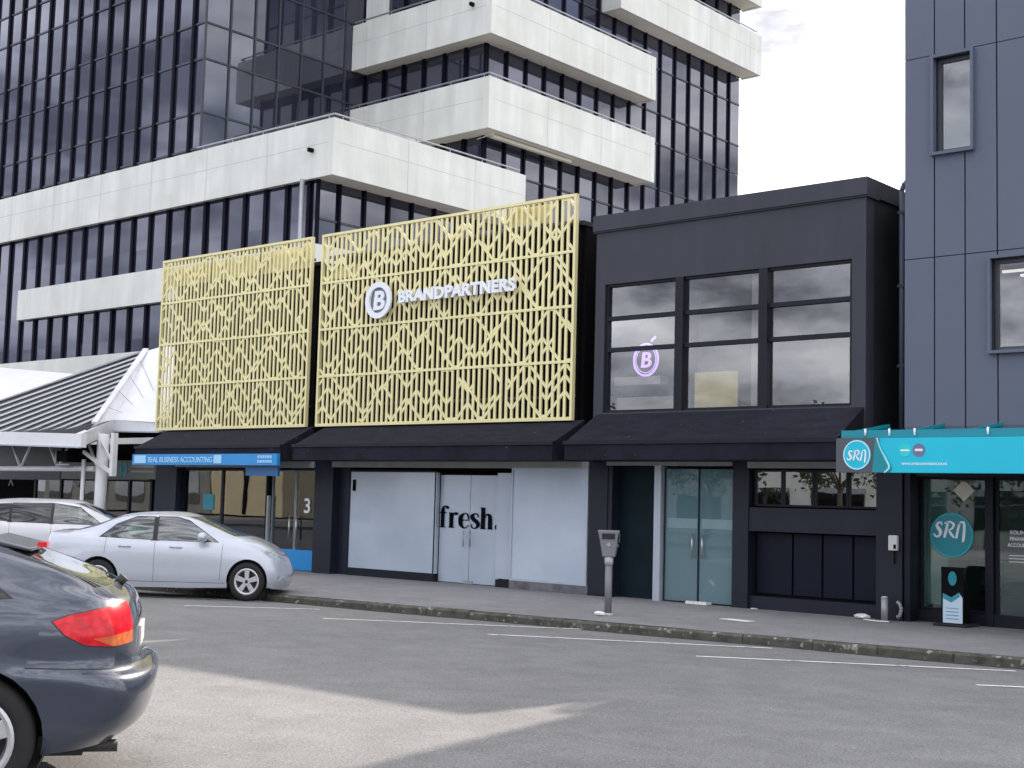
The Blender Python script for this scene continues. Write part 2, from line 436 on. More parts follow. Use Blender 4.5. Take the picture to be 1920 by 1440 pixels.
# ------------------------------------------------------------------ office tower
T = thing('office_tower', (-38, 32.3, .12), 'tall black glass office tower with stacked off-white balconies and bands, rising behind the shops', 'building')
ZT = 13.6; ST = 3.76; TOP = ZT + 7*ST   # 39.9
XE = -38.0
def curtain(axis, c, a0, a1, z0, z1, mod=1.27, sgn=1, start=None, hm=True, mw=.09, mm='mull'):
    """glazing strip per storey; axis 'x' = face runs along X at Y=c (looks to -Y); 'y' = face runs along Y at X=c (looks to +X)"""
    zs = []
    k = math.floor((z0 - ZT) / ST)
    z = ZT + k*ST
    while z < z1 - .05:
        lo, hi = max(z, z0), min(z + ST, z1)
        if hi - lo > .2: zs.append((lo, hi, z))
        z += ST
    cols = []
    a = (start if start is not None else a0)
    while a > a0 + .02: a -= mod
    while a < a1 - .02:
        cols.append((max(a, a0), min(a + mod, a1))); a += mod
    P = (lambda a, d, z: (a, c - d, z)) if axis == 'x' else (lambda a, d, z: (c + d, a, z))
    for lo, hi, zb in zs:
        mb = MB()
        splits = [lo] + [v for v in (zb + 2.24,) if lo + .1 < v < hi - .1] + [hi]
        for (u0, u1) in cols:
            if u1 - u0 < .05: continue
            for s0, s1 in zip(splits[:-1], splits[1:]):
                j = [random.uniform(-.006, .006) for _ in range(3)]
                mb.mi = random.choice((0, 0, 1, 1, 2))
                mb.f([P(u0, j[0], s0), P(u1, j[1], s0), P(u1, j[1]+j[2], s1), P(u0, j[0]+j[2], s1)])
        g = mb.build('glazing_strip', M['g_tower'], T, recalc=False)
        mb = MB()
        def bar(u0, u1, d0, d1, zz0, zz1):
            if axis == 'x': mb.box(u0, u1, c-d1, c-d0, zz0, zz1)
            else: mb.box(c+d0, c+d1, u0, u1, zz0, zz1)
        for (u0, u1) in cols: bar(u0-mw, u0+mw, -.02, .10 if mw > .05 else .06, lo, hi-.002)
        mb.build('mullion', M[mm], g)
        if hm:
            mb = MB()
            for zz in (zb, zb+2.24):
                if lo - .01 <= zz < hi - .1: bar(a0, a1, -.02, .045, zz+.02, zz+.10)
            if len(mb.bm.verts): mb.build('transom', M['mull_h'], g)
            else: mb.bm.free()
# lower block: front strip glazing along street, right return
curtain('x', 32.3, -75, XE, 4.0, ZT, start=-47.29, hm=False)
curtain('y', XE, 32.3, 63, .2, ZT, start=32.08, mw=.06)
# upper wing, its +X return, recess and long right face
curtain('x', 32.3, -75, -45.4, ZT, TOP, start=-47.40)
curtain('y', -45.4, 32.3, 41.2, ZT, TOP, start=33.55, mw=.04, mm='mull_h')
curtain('x', 41.2, -45.4, XE, ZT, TOP, start=-45.4)
curtain('y', XE, 41.2, 61.4, ZT, TOP+4, start=41.3, mw=.06)
# solid cores behind the glass (keep light out), roofs
mb = MB(); mb.box(-75, XE-.12, 32.45, 61.3, .12, ZT-.02); mb.box(-75, -45.52, 32.45, 61.3, ZT-.01, TOP); mb.box(-45.6, XE-.12, 41.35, 61.3, ZT, TOP+4)
mb.build('core_wall', M['void'], T)
def parapet_ring(name, x_left, y0, y1, z0, z1, side_left_y=None, rail=True, rail_x=None, inset=1.15, back=True):
    """L-shaped balcony front: along the street side (Y=y0) from x_left to the corner X=-36.87, then back to Y=y1"""
    xo = -36.87
    mb = MB()
    mb.box(x_left, xo, y0, y0+.18, z0, z1)
    mb.box(xo-.18, xo, y0+.18, y1-.18, z0, z1)
    mb.box(XE-.05, xo, y1-.18, y1, z0, z1)
    b = mb.build(name, M['parapet'], T)
    # panel joints: shallow dark grooves as thin strips
    mb = MB()
    xx = xo - 3.8
    while xx > x_left: mb.box(xx, xx+.02, y0-.004, y0+.02, z0, z1-.001); xx -= 3.81
    yy = y0 + 3.8
    while yy < y1: mb.box(xo-.02, xo+.004, yy, yy+.02, z0, z1-.001); yy += 3.81
    zz = z0 + (z1-z0)*.58
    mb.box(x_left, xo-.3, y0-.003, y0+.01, zz, zz+.018); mb.box(xo-.01, xo+.003, y0+.3, y1-.2, zz, zz+.018)
    mb.build('panel_joint', M['joint'], b)
    mb = MB(); mb.box(x_left, xo-.18, y0+.18, y0+inset+.1, z0+.03, z0+.2); mb.box(XE, xo-.18, y0+inset+.1, y1-.18, z0+.03, z0+.2)
    mb.build('soffit', M['under'], b)
    if rail:
        mb = MB(); rx = rail_x if rail_x is not None else x_left
        zr = z1 + .17
        mb.beam((rx, y0+.1, zr), (xo-.1, y0+.1, zr), .06, .05); mb.beam((xo-.1, y0+.1, zr), (xo-.1, y1-.3, zr), .06, .05)
        xx = xo - .4
        while xx > rx: mb.tube((xx, y0+.1, z1), (xx, y0+.1, zr), .02, n=6); xx -= 1.9
        yy = y0 + .5
        while yy < y1-.3: mb.tube((xo-.1, yy, z1), (xo-.1, yy, zr), .02, n=6); yy += 1.9
        mb.build('handrail', M['alu'], b)
    return b
b3 = parapet_ring('balcony', -75, 32.0, 42.75, 13.56, 15.68, rail_x=-45.3, inset=.3)
b2 = parapet_ring('balcony', -45.38, 40.3, 52.1, 17.2, 19.38)
b1 = parapet_ring('balcony', -45.38, 40.3, 52.1, 21.2, 23.3)
b0 = parapet_ring('balcony', -39.0, 49.2, 61.8, 24.92, 27.1)
bt = parapet_ring('balcony', -39.0, 49.2, 61.8, 28.7, 30.9)
b5 = parapet_ring('balcony', -45.38, 40.3, 52.1, 32.4, 34.6)
# terrace slab over the lower block
MB().box(-45.4, XE+.9, 32.18, 41.2, 13.6, 13.8).build('terrace', M['under'], T)
# plain spandrel bands lower down
mb = MB(); mb.box(-58.65, -37.6, 32.0, 32.28, 9.70, 11.09); mb.box(-37.78, -37.6, 32.28, 44, 9.70, 11.09); mb.build('spandrel_band', M['parapet'], T)
mb = MB(); mb.box(-75, -37.6, 31.9, 32.2, 3.2, 7.70); mb.box(-37.78, -37.6, 32.2, 44, 3.2, 7.7); mb.build('spandrel_band', M['parapet'], T)
MB().tube((-38.35, 31.85, 7.7), (-38.35, 31.85, 13.55), .085, n=12).build('column', M['alu'], T)
mb = MB(); mb.tube((-38.25, 40.4+.75, 17.1), (-38.25+1.2, 40.45+.4, 17.1), .02)
mb.box(-37.55, -37.35, 41.2, 46.4, 17.05, 17.19); mb.build('awning_rail', M['under'], T)
for p in ((-38.0, 31.9, 14.6), (-37.9+0.0, 40.2, 22.6)):
    MB().box(p[0]-.06, p[0]+.06, p[1]-.12, p[1]+.12, p[2]-.07, p[2]+.07).build('security_camera', M['void'], T)
MB().box(XE-7.3, XE-6.0, 41.0, 41.3, 23.4, 27.0).build('white_panel', M['parapet'], T)

# ------------------------------------------------------------------ lattice screens
def lattice(parent, x0, x1, z0, z1, y, rows=4, seed=1, panels=5):
    rnd = random.Random(seed)
    mb = MB(); W = x1 - x0; n = round(W / .154); p = W / n; bw = .062; th = .03
    def seg(a, b, w=bw, off=0.0):
        d = Vector((b[0]-a[0], 0, b[1]-a[1])); L = d.length
        if L < 1e-4: return
        nn = Vector((-d.z, 0, d.x)).normalized() * w/2
        A = Vector((a[0], y+off, a[1])); Bv = Vector((b[0], y+off, b[1]))
        mb.prism([A+nn, Bv+nn, Bv-nn, A-nn], (0, th, 0))
    rh = (z1 - z0) / rows
    for r in range(rows):
        zb, zt = z0 + r*rh, z0 + (r+1)*rh
        # zigzag lines; heights in cells, always stepping one cell up or down
        zig = []
        for k in range(3):
            base = zb + rh * (.18 + .32*k) + rnd.uniform(-.05, .05)
            h = [base]; dirn = rnd.choice((-1, 1)); run = rnd.randint(1, 3)
            for i in range(n):
                nh = h[-1] + dirn * p * 1.05
                run -= 1
                if run <= 0 or abs(nh-base) > rh*.34:
                    dirn = -dirn; run = rnd.choice((2, 2, 3, 3, 4, 4))
                    if abs(nh - base) > rh*.34: nh = h[-1]+dirn*p*1.05
                h.append(min(zt-.03, max(zb+.03, nh)))
            zig.append(h)
        for k, h in enumerate(zig):
            off = .003*(k+1)
            for i in range(n):
                if rnd.random() < .88: seg((x0+i*p, h[i]), (x0+(i+1)*p, h[i+1]), bw*.95, off)
        for i in range(1, n):
            xx = x0 + i*p
            hs = sorted([zb] + [zg[i] for zg in zig] + [zt])
            for a, b in zip(hs[:-1], hs[1:]):
                if b - a > .02: seg((xx, a), (xx, b))
            # short extra verticals midway in some cells (denser slots)
    s = mb.build('lattice', M['gold'], parent)
    mb = MB()
    for r in range(1, rows):
        zz = z0 + r*rh
        mb.box(x0, x1, y-.012, y+.035, zz-.028, zz+.028)
    mb.box(x0-.06, x1+.06, y-.02, y+.07, z0-.07, z0+.0); mb.box(x0-.06, x1+.06, y-.02, y+.07, z1, z1+.06)
    mb.box(x0-.06, x0, y-.02, y+.07, z0, z1); mb.box(x1, x1+.06, y-.02, y+.07, z0, z1)
    mb.build('screen_frame', M['gold'], s)
    mb = MB()
    for i in range(1, panels):
        xx = x0 + W*i/panels
        mb.box(xx-.02, xx+.02, y+.08, y+.14, z0, z1)
    for zz in (z0+.4, z1-.5): mb.box(x0, x1, y+.14, y+.18, zz, zz+.06)
    mb.build('support_rail', M['frame_grey'], s)
    return s

def canopy(parent, x0, x1, ztop=3.56, zf=3.06, zb=2.73, y0=21.2, yf=20.2):
    mb = MB()
    mb.prism([(x0, y0, ztop), (x0, yf, zf), (x0, yf, zb), (x0, y0, zb)], (x1-x0, 0, 0))
    c = mb.build('canopy', M['canopy'], parent)
    mb = MB(); mb.box(x0-.02, x1+.02, yf-.03, yf+.001, zf-.04, zf+.03); mb.build('canopy_edge', M['black_trim'], c)
    return c

# ------------------------------------------------------------------ gold screened shops
def gold_shop(x0, x1, wt, label, seed, panels):
    g = thing('screened_shop', ((x0+x1)/2, 21.2, .125), label, 'shop building')
    mb = MB()
    mb.box(x0+.02, x1-.02, 21.55, 30, 2.75, wt)                       # upper mass behind the screen
    mb.box(x0+.1, x1-.1, 21.45, 21.55, 3.3, wt)
    mb.build('wall', M['void'], g)
    mb = MB(); mb.box(x0-.0, x1+.0, 21.40, 30.1, wt, wt+.09); mb.build('parapet_cap', M['black_trim'], g)
    lattice(g, x0, x1, 3.62, 8.08, 21.1, 4, seed, panels)
    return g
g1 = gold_shop(-31.0, -24.98, 7.50, 'shop with narrower gold lattice screen above bright blue awning sign', 11, 3)
g2 = gold_shop(-24.50, -16.88, 7.56, 'shop with wider gold lattice screen above white filmed windows', 23, 4)
canopy(g1, -30.6, -24.72); canopy(g2, -24.27, -16.57)
# solid cream backing strip in the top of the narrow screen
for a, b in ((-30.93, -29.05), (-28.95, -27.05), (-26.95, -25.03)): MB().box(a, b, 21.19, 21.22, 7.42, 7.93).build('backing_panel', M['gold'], g1)
mb = MB(); mb.box(-24.33, -23.35, 21.19, 21.22, 7.05, 7.35); mb.build('backing_panel', M['gold'], g2); mb = MB(); mb.box(-18.75, -17.55, 21.19, 21.22, 7.66, 8.04); mb.build('backing_panel', M['gold'], g2)

# -- middle shop front
mb = MB()
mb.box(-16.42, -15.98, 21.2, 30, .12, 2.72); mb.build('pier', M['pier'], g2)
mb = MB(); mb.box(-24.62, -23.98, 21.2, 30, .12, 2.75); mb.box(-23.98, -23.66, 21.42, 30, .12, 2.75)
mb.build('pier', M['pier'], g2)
mb = MB(); mb.box(-23.98, -16.42, 21.15, 21.3, 2.60, 2.73); mb.build('head_strip', M['soffit'], g2)
mb = MB(); mb.box(-23.66, -16.42, 21.75, 21.8, .12, 2.6); mb.build('back_wall', M['void'], g2)
def film_pane(x0, x1, z0, z1, y, name='display_window'):
    o = MB().box(x0, x1, y, y+.02, z0, z1).build(name, M['white_film'], g2)
    mb = MB(); t = .04
    mb.box(x0-t, x1+t, y-.02, y+.04, z1, z1+t); mb.box(x0-t, x1+t, y-.02, y+.04, z0-t, z0)
    mb.box(x0-t, x0, y-.02, y+.04, z0, z1); mb.box(x1, x1+t, y-.02, y+.04, z0, z1)
    mb.build('frame', M['black_trim'] if y > 21.3 else M['pale_alu'], o)
    return o
film_pane(-23.60, -20.86, .30, 2.50, 21.42)
film_pane(-18.42, -16.50, .34, 2.56, 21.22)
MB().box(-20.86, -20.80, 21.40, 21.50, .30, 2.50).build('side_panel', M['white_film'], g2)
MB().box(-19.02, -18.46, 21.40, 21.45, .30, 2.50).build('side_panel', M['white_film'], g2)
d = MB().box(-20.79, -19.90, 21.52, 21.54, .14, 2.45).build('door', M['white_film'], g2)
mb = MB(); mb.tube((-20.00, 21.44, .92), (-20.00, 21.44, 1.26), .014); mb.build('handle', M['alu'], d)
d = MB().box(-19.885, -19.04, 21.52, 21.54, .14, 2.45).build('door', M['white_film'], g2)
mb = MB(); mb.tube((-19.79, 21.44, .92), (-19.79, 21.44, 1.26), .014); mb.build('handle', M['alu'], d)
MB().box(-23.62, -20.80, 21.38, 21.6, .12, .27).build('plinth', M['black_trim'], g2); MB().box(-19.0, -18.5, 21.38, 21.6, .12, .28).build('plinth', M['black_trim'], g2)
mb = MB(); mb.box(-18.46, -16.42, 21.2, 21.6, .12, .30); mb.build('plinth', M['concrete'], g2)
mb = MB(); mb.box(-20.02, -19.76, 21.5, 21.53, .13, .2); mb.build('door_lock', M['alu'], g2)
# lettering on the doors
fr = thing('shop_sign', (-19.95, 21.50, 1.2), 'black serif lettering reading fresh. across the white double doors', 'lettering')
mb = MB(); ox, oz, yy = -20.77, 1.31, 21.50; KX, K = .628, .40
def R_(pts, dx): ribbon(mb, [(a+dx, b, c*(1.3 if c > .08 else 1.15)) for a, b, c in pts], ox, oz, yy, KX, K, .004)
# f
R_([(.12, 0, .13), (.12, .5, .13), (.12, .95, .13)], 0); R_([(.12, .9, .12), (.15, 1.08, .09), (.24, 1.16, .05), (.34, 1.10, .10), (.34, 1.02, .12)], 0)
R_([(-.02, .80, .05), (.30, .80, .05)], 0); R_([(.0, .02, .04), (.26, .02, .04)], 0)
# r
R_([(.12, 0, .14), (.12, .82, .14)], .42); R_([(.0, .80, .04), (.14, .80, .04)], .42); R_([(.0, .02, .04), (.26, .02, .04)], .42)
R_([(.17, .55, .03), (.24, .76, .04), (.34, .80, .09), (.38, .70, .13)], .42)
# e
R_([(.43, .44, .03), (.40, .70, .07), (.25, .81, .04), (.08, .62, .14), (.06, .40, .16), (.09, .16, .13), (.26, .01, .05), (.44, .18, .03)], .92); R_([(.08, .44, .04), (.44, .44, .04)], .92)
# s
R_([(.34, .60, .03), (.30, .76, .06), (.18, .80, .05), (.06, .68, .12), (.12, .50, .15), (.27, .36, .15), (.34, .18, .13), (.20, .02, .05), (.06, .06, .05), (.02, .24, .03)], 1.46)
# h
R_([(.12, 0, .14), (.12, 1.14, .14)], 1.90); R_([(.0, 1.12, .04), (.14, 1.12, .04)], 1.90); R_([(.0, .02, .04), (.25, .02, .04)], 1.90)
R_([(.18, .58, .03), (.30, .78, .06), (.42, .70, .12), (.44, .45, .14), (.44, 0, .14)], 1.90); R_([(.34, .02, .04), (.56, .02, .04)], 1.90)
# stop
mb.disc((ox+2.66*KX, yy+.004, oz+.13*K), (0, -1, 0), .145*K, .006, 16)
mb.build('lettering', M['letter_black'], fr)
mb = MB(); add_text(mb, '1', -23.52, -23.42, 2.06, 2.32, 21.405, .003, .01)
tag(centre_origin(mb.build('house_number', M['letter_black'])), 'black numeral 1 in the top left corner of the white filmed window', 'number')

# -- emblem sign on the wide screen
sg = thing('brand_sign', (-22.4, 21.0, 6.0), 'pale illuminated style round B emblem and BRANDPARTNERS letters fixed on the wide gold lattice', 'sign')
def emblem(mbx, cx, y, cz, r, dark=False):
    mbx.disc((cx, y, cz), (0, -1, 0), r, .05, 36, r*.70)
mb = MB(); emblem(mb, -22.40, 20.99, 6.38, .42); mb.build('ring', M['letter_white'], sg)
MB().disc((-22.40, 21.03, 6.38), (0, -1, 0), .31, .012, 32).build('emblem_backing', mat('slate_emblem_backing', (.22, .25, .30), .5), sg)
mb = MB(); add_text(mb, 'B', -22.58, -22.22, 6.16, 6.60, 20.99, .02, .03, 1, .1); mb.build('emblem_letter', M['letter_white'], sg)
mb = MB(); add_text(mb, 'BRANDPARTNERS', -21.74, -18.28, 6.26, 6.54, 20.97, .03, .042, 1.06); mb.build('lettering', M['letter_white'], sg)

# -- left shop front (below blue fascia)
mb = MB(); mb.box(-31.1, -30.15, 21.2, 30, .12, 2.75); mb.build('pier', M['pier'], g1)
mb = MB(); mb.box(-30.15, -24.62, 21.15, 21.3, 2.58, 2.73); mb.build('head_strip', M['soffit'], g1)
mb = MB(); mb.box(-30.15, -24.62, 24.5, 24.6, .12, 2.7); mb.box(-30.15, -30.1, 21.5, 24.5, .12, 2.7); mb.build('interior_wall', mat('dim_shop_wall', (.24, .32, .36), .8, .3, 1), g1)
mb = MB(); mb.box(-30.15, -24.62, 21.5, 24.5, 2.65, 2.7); mb.build('ceiling', M['interior_grey'], g1)
mb = MB(); mb.box(-29.9, -29.2, 22.0, 22.1, .5, 2.3); mb.box(-29.9, -29.2, 23.0, 24.4, .12, 1.0); mb.box(-29.1, -28.6, 24.3, 24.45, .9, 2.2); mb.box(-28.2, -27.4, 22.8, 23.4, .12, .85); mb.build('counter', M['blue'], g1)
mb = MB(); mb.box(-28.5, -28.2, 24.3, 24.45, 1.0, 2.4); mb.box(-27.8, -26.9, 24.3, 24.45, 1.3, 2.5); mb.box(-26.6, -25.6, 24.3, 24.45, 1.3, 2.5); mb.build('wall_poster', M['beige'], g1)
def gwin(x0, x1, z0, z1, y, par, name='display_window', gm='g_shop', fm='black_trim', t=.05):
    o = MB().box(x0, x1, y, y+.012, z0, z1).build(name, M[gm], par)
    mb = MB()
    mb.box(x0-t, x1+t, y-.025, y+.04, z1, z1+t); mb.box(x0-t, x1+t, y-.025, y+.04, z0-t, z0)
    mb.box(x0-t, x0, y-.025, y+.04, z0, z1); mb.box(x1, x1+t, y-.025, y+.04, z0, z1)
    mb.build('frame', M[fm], o)
    return o
gwin(-30.05, -28.45, .45, 2.50, 21.4, g1); gwin(-28.35, -26.65, .45, 2.50, 21.4, g1)
dd = gwin(-26.50, -25.66, .18, 2.50, 21.5, g1, 'door', fm='galv', t=.02); mb = MB(); mb.tube((-25.76, 21.42, .85), (-25.76, 21.42, 1.45), .02); mb.build('handle', M['steel'], dd)
dd = gwin(-25.60, -24.76, .18, 2.50, 21.5, g1, 'door', fm='galv', t=.02); mb = MB(); mb.tube((-25.50, 21.42, .85), (-25.50, 21.42, 1.45), .02); mb.build('handle', M['steel'], dd)
mb = MB(); mb.box(-26.60, -26.54, 21.38, 21.46, .15, 1.9); mb.build('door_post', M['alu'], g1)
MB().box(-26.35, -24.72, 21.44, 21.47, .14, .62).build('kick_panel', M['blue'], g1)
MB().box(-30.1, -26.6, 21.36, 21.5, .12, .40).build('plinth', M['blue_d'], g1)
mb = MB(); add_text(mb, '3', -25.30, -25.08, 1.50, 1.86, 21.48, .004, .012)
tag(centre_origin(mb.build('house_number', M['letter_white'])), 'white numeral 3 on the glass door of the blue signed shop', 'number')
for a_, b_, c_, d_ in ((-29.95, -29.3, .5, 1.35), (-29.2, -28.55, .5, 1.0), (-28.25, -27.5, .5, .9)): MB().box(a_, b_, 21.385, 21.395, c_, d_).build('window_graphic', M['blue_d'], g1)
MB().box(-29.2, -28.75, 21.385, 21.395, 1.5, 1.9).build('window_graphic', M['teal_d'], g1)
# blue fascia sign
bs = thing('fascia_sign', (-27.6, 20.13, 2.6), 'long bright blue fascia sign with pale lettering on the canopy edge', 'sign')
mb = MB(); mb.box(-30.52, -24.68, 20.08, 20.17, 2.60, 2.87); mb.build('sign_panel', M['blue'], bs)
MB().box(-30.4, -29.9, 20.06, 20.08, 2.64, 2.84).build('logo_block', M['pale_blue'], bs); MB().box(-27.05, -26.75, 20.06, 20.08, 2.64, 2.84).build('logo_block', M['pale_blue'], bs)
mb = MB(); add_text(mb, 'REAL BUSINESS ACCOUNTING', -29.8, -27.12, 2.66, 2.80, 20.075, .005, .012)
for k in range(6): mb.box(-25.38+k*.09, -25.32+k*.09, 20.07, 20.08, 2.76, 2.83); mb.box(-25.38+k*.09, -25.31+k*.09, 20.07, 20.08, 2.66, 2.72)
mb.build('lettering', M['pale_blue'], bs)
ub = MB().box(-26.1, -24.9, 20.3, 20.36, 2.36, 2.58).build('hanging_sign', M['blue_d']); tag(centre_origin(ub), 'dark blue board hanging under the canopy above the glass door', 'sign')

# ------------------------------------------------------------------ black building
bk = thing('charcoal_building', (-13.45, 21.2, .125), 'two storey charcoal rendered building with a three bay upper window', 'building')
X0, X1 = -16.37, -10.56
mb = MB()
mb.box(X0, X1, 21.2, 21.5, 6.23, 7.30); mb.box(X0, -16.14, 21.2, 21.5, 3.2, 6.23); mb.box(-10.82, X1, 21.2, 21.5, 3.2, 6.23)
mb.box(-16.14, -10.82, 21.2, 21.5, 3.2, 3.69)
mb.build('front_wall', M['black_wall'], bk)
mb = MB(); mb.box(X0, X0+.2, 21.5, 31, .12, 7.3); mb.box(X1-.2, X1, 21.5, 31, .12, 7.3); mb.box(X0, X1, 30.8, 31, .12, 7.3); mb.box(X0+.2, X1-.2, 21.5, 30.8, 7.0, 7.1)
mb.build('side_wall', M['side_black'], bk)
mb = MB(); mb.box(X0-.05, X1+.05, 21.13, 21.6, 7.31, 7.62); mb.box(X0-.05, X1+.05, 21.16, 21.6, 7.28, 7.31); mb.box(X1-.25, X1+.05, 21.6, 31, 7.31, 7.62); mb.box(X0-.05, X0+.25, 21.6, 31, 7.31, 7.62)
mb.build('parapet', M['black_wall'], bk)
# upper windows
for (a, b) in ((-16.08, -14.46), (-14.30, -12.65), (-12.49, -10.88)):
    zs = [3.74, 4.93, 5.55, 6.18]
    w = MB(); t = .05
    w.box(a-t, b+t, 21.25, 21.36, 6.18, 6.235); w.box(a-t, b+t, 21.25, 21.36, 3.69, 3.74)
    w.box(a-t, a, 21.25, 21.36, 3.74, 6.18); w.box(b, b+t, 21.25, 21.36, 3.74, 6.18)
    for z in zs[1:3]: w.box(a, b, 21.25, 21.36, z-.04, z+.04)
    wo = w.build('window', M['black_trim'], bk)
    mb = MB()
    for k in range(3):
        z0 = zs[k] + (.04 if k else 0); z1 = zs[k+1] - (.04 if k < 2 else 0)
        j = [random.uniform(-.002, .002) for _ in range(3)]
        mb.f([(a, 21.31+j[0], z0), (b, 21.31+j[1], z0), (b, 21.31+j[1]+j[2], z1), (a, 21.31+j[0]+j[2], z1)])
    mb.build('pane', M['g_refl'], wo)
mb = MB(); mb.box(-14.47, -14.29, 21.2, 21.45, 3.69, 6.23); mb.build('window_post', M['black_trim'], bk); mb = MB(); mb.box(-12.66, -12.48, 21.2, 21.45, 3.69, 6.23); mb.build('window_post', M['black_trim'], bk)
# room behind
mb = MB(); mb.box(-16.1, -10.8, 24.5, 24.6, 3.5, 6.6); mb.build('interior_wall', M['interior_grey'], bk)
mb = MB(); mb.box(-16.1, -10.8, 21.5, 24.5, 3.4, 3.5); mb.build('floor_slab', M['interior_grey'], bk)
mb = MB(); mb.box(-12.95, -12.70, 21.46, 21.6, 3.5, 6.6); mb.build('interior_column', M['interior_white'], bk)
mb = MB(); mb.box(-16.1, -10.8, 21.6, 24.5, 6.6, 6.65); mb.build('ceiling', M['interior_grey'], bk)
# neon emblem & yellow board in the window
nn = thing('neon_sign', (-15.3, 21.45, 4.4), 'glowing violet neon B in a ring hanging in the left upper window', 'neon sign')
mb = MB(); cx, cz = -15.30, 4.72
for r_, w_ in ((.31, .022), (.255, .009)): mb.path([(cx+math.cos(t)*r_*.92, 21.45, cz+math.sin(t)*r_) for t in [2*PI*i/24 for i in range(25)]], w_, 6)
mb.path([(cx+.12, 21.45, cz+.36), (cx+.22, 21.45, cz+.44)], .022, 6)
mb.build('ring', M['neon'], nn)
mb = MB(); add_text(mb, 'B', cx-.11, cx+.12, cz-.15, cz+.15, 21.45, .012, .015, 1, .12); mb.build('emblem_letter', M['neon'], nn)
mb = MB(); mb.tube((cx, 21.45, cz+.3), (cx+.05, 21.45, 6.5), .004, n=5); mb.build('wire', M['void'], nn)
yb = thing('yellow_board', (-13.7, 21.46, 3.5), 'yellow display board standing behind the middle upper window', 'board')
mb = MB(); mb.box(-14.16, -13.22, 21.44, 21.47, 3.70, 4.42); mb.build('board', M['yellow'], yb)
mb = MB(); mb.prism([(-14.0, 21.47, 4.2), (-14.0, 21.9, 3.5), (-14.0, 21.8, 3.5), (-14.0, 21.47, 3.9)], (.7, 0, 0)); mb.box(-14.0, -13.3, 21.44, 21.9, 3.5, 3.52); mb.build('stand', M['frame_grey'], yb)
MB().box(-16.05, -14.95, 21.44, 21.7, 4.24, 4.40).build('shelf', M['interior_white'], bk)
sf = MB(); sf.box(-16.0, -14.55, 21.46, 21.9, 3.5, 4.0); tag(centre_origin(sf.build('sideboard', M['interior_white'], bevel=.02)), 'low pale sideboard behind the left upper window', 'furniture')
canopy(bk, X0+.10, X1-.03, 3.66)
# ground floor
mb = MB()
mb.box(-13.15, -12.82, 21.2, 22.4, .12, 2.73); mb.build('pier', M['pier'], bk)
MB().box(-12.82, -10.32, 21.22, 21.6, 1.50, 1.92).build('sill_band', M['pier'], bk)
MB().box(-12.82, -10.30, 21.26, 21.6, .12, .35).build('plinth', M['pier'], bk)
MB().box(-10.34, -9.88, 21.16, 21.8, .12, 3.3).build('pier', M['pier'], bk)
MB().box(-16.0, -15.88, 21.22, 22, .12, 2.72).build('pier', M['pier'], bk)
mb = MB(); mb.box(-15.98, -13.15, 21.15, 21.3, 2.66, 2.73); mb.box(-12.82, -10.34, 21.15, 21.3, 2.62, 2.73); mb.build('head_strip', M['soffit'], bk)
mb = MB(); mb.box(-15.88, -14.90, 21.5, 21.56, .125, 2.66); mb.build('door', M['black_door'], bk, 'plain black side door')
mb = MB(); mb.box(-14.89, -14.74, 21.22, 21.40, .125, 2.66); mb.build('door_post', M['pale_alu'], bk)
for a, b, h in ((-14.70, -13.96, -14.06), (-13.94, -13.18, -13.84)):
    g = gwin(a, b, .15, 2.60, 21.34, bk, 'door', 'g_door', 'black_trim', .008)
    mb = MB(); mb.tube((h, 21.28, .95), (h, 21.28, 1.40), .017); mb.tube((h, 21.42, .95), (h, 21.42, 1.40), .017)
    mb.build('handle', M['steel'], g)
    mb = MB(); mb.box(a+.05, b-.02, 21.332, 21.338, 1.50, 1.68); mb.build('frosted_strip', mat('frosted_film', (.20, .31, .34), .6, .1, 2), g)
mb = MB(); mb.box(-14.75, -13.15, 24.0, 24.1, .12, 2.7); mb.box(-14.85, -14.75, 21.5, 24.0, .12, 2.7); mb.box(-13.15, -13.1, 22.4, 24, .12, 2.7); mb.build('lobby_wall', M['interior_teal'], bk)
mb = MB(); mb.box(-14.75, -13.15, 21.5, 24.0, 2.66, 2.72); mb.build('lobby_ceiling', M['interior_white'], bk)
mb = MB(); mb.box(-14.6, -14.3, 23.9, 23.99, 1.9, 2.3); mb.box(-14.0, -13.4, 23.9, 23.99, 1.6, 2.0); mb.build('lobby_picture', M['interior_white'], bk)
# ventilation window strip: four panes
px = [(-12.75, -12.24), (-12.17, -11.62), (-11.54, -10.98), (-10.90, -10.42)]
for a, b in px: gwin(a, b, 1.98, 2.56, 21.36, bk, 'window', 'g_small', 'black_trim', .035)
mb = MB(); mb.box(-12.82, -10.34, 21.45, 21.5, 1.92, 2.62); mb.build('blackout_board', M['void'], bk)
pan = [(-12.76, -12.06), (-12.02, -11.48), (-11.44, -10.90), (-10.86, -10.36)]
for a, b in pan:
    p_ = MB().box(a, b, 21.42, 21.46, .40, 1.47).build('shutter_panel', M['navy_panel'], bk)
mb = MB(); mb.box(-12.82, -10.34, 21.46, 21.5, .35, 1.5); mb.build('shutter_backing', M['void'], bk)
mb = MB(); mb.box(-16.6, -16.35, 21.2, 21.3, 2.72, 3.5); mb.bm.free()
# base step
MB().box(-16.42, -15.98, 21.19, 21.3, .125, .17).build('base_trim', M['black_trim'], bk)
# small fixtures
mbx = thing('meter_box', (-10.01, 21.14, 1.26), 'small white electricity meter box on the black pier', 'meter box')
MB().box(-10.09, -9.93, 21.08, 21.16, 1.27, 1.52).build('case', M['plastic_white'], mbx, bevel=.015)
mb = MB(); mb.tube((-10.0, 21.13, 1.05), (-10.0, 21.13, 1.27), .012); mb.box(-9.99, -9.95, 21.07, 21.09, 1.30, 1.37); mb.build('cable', M['void'], mbx)

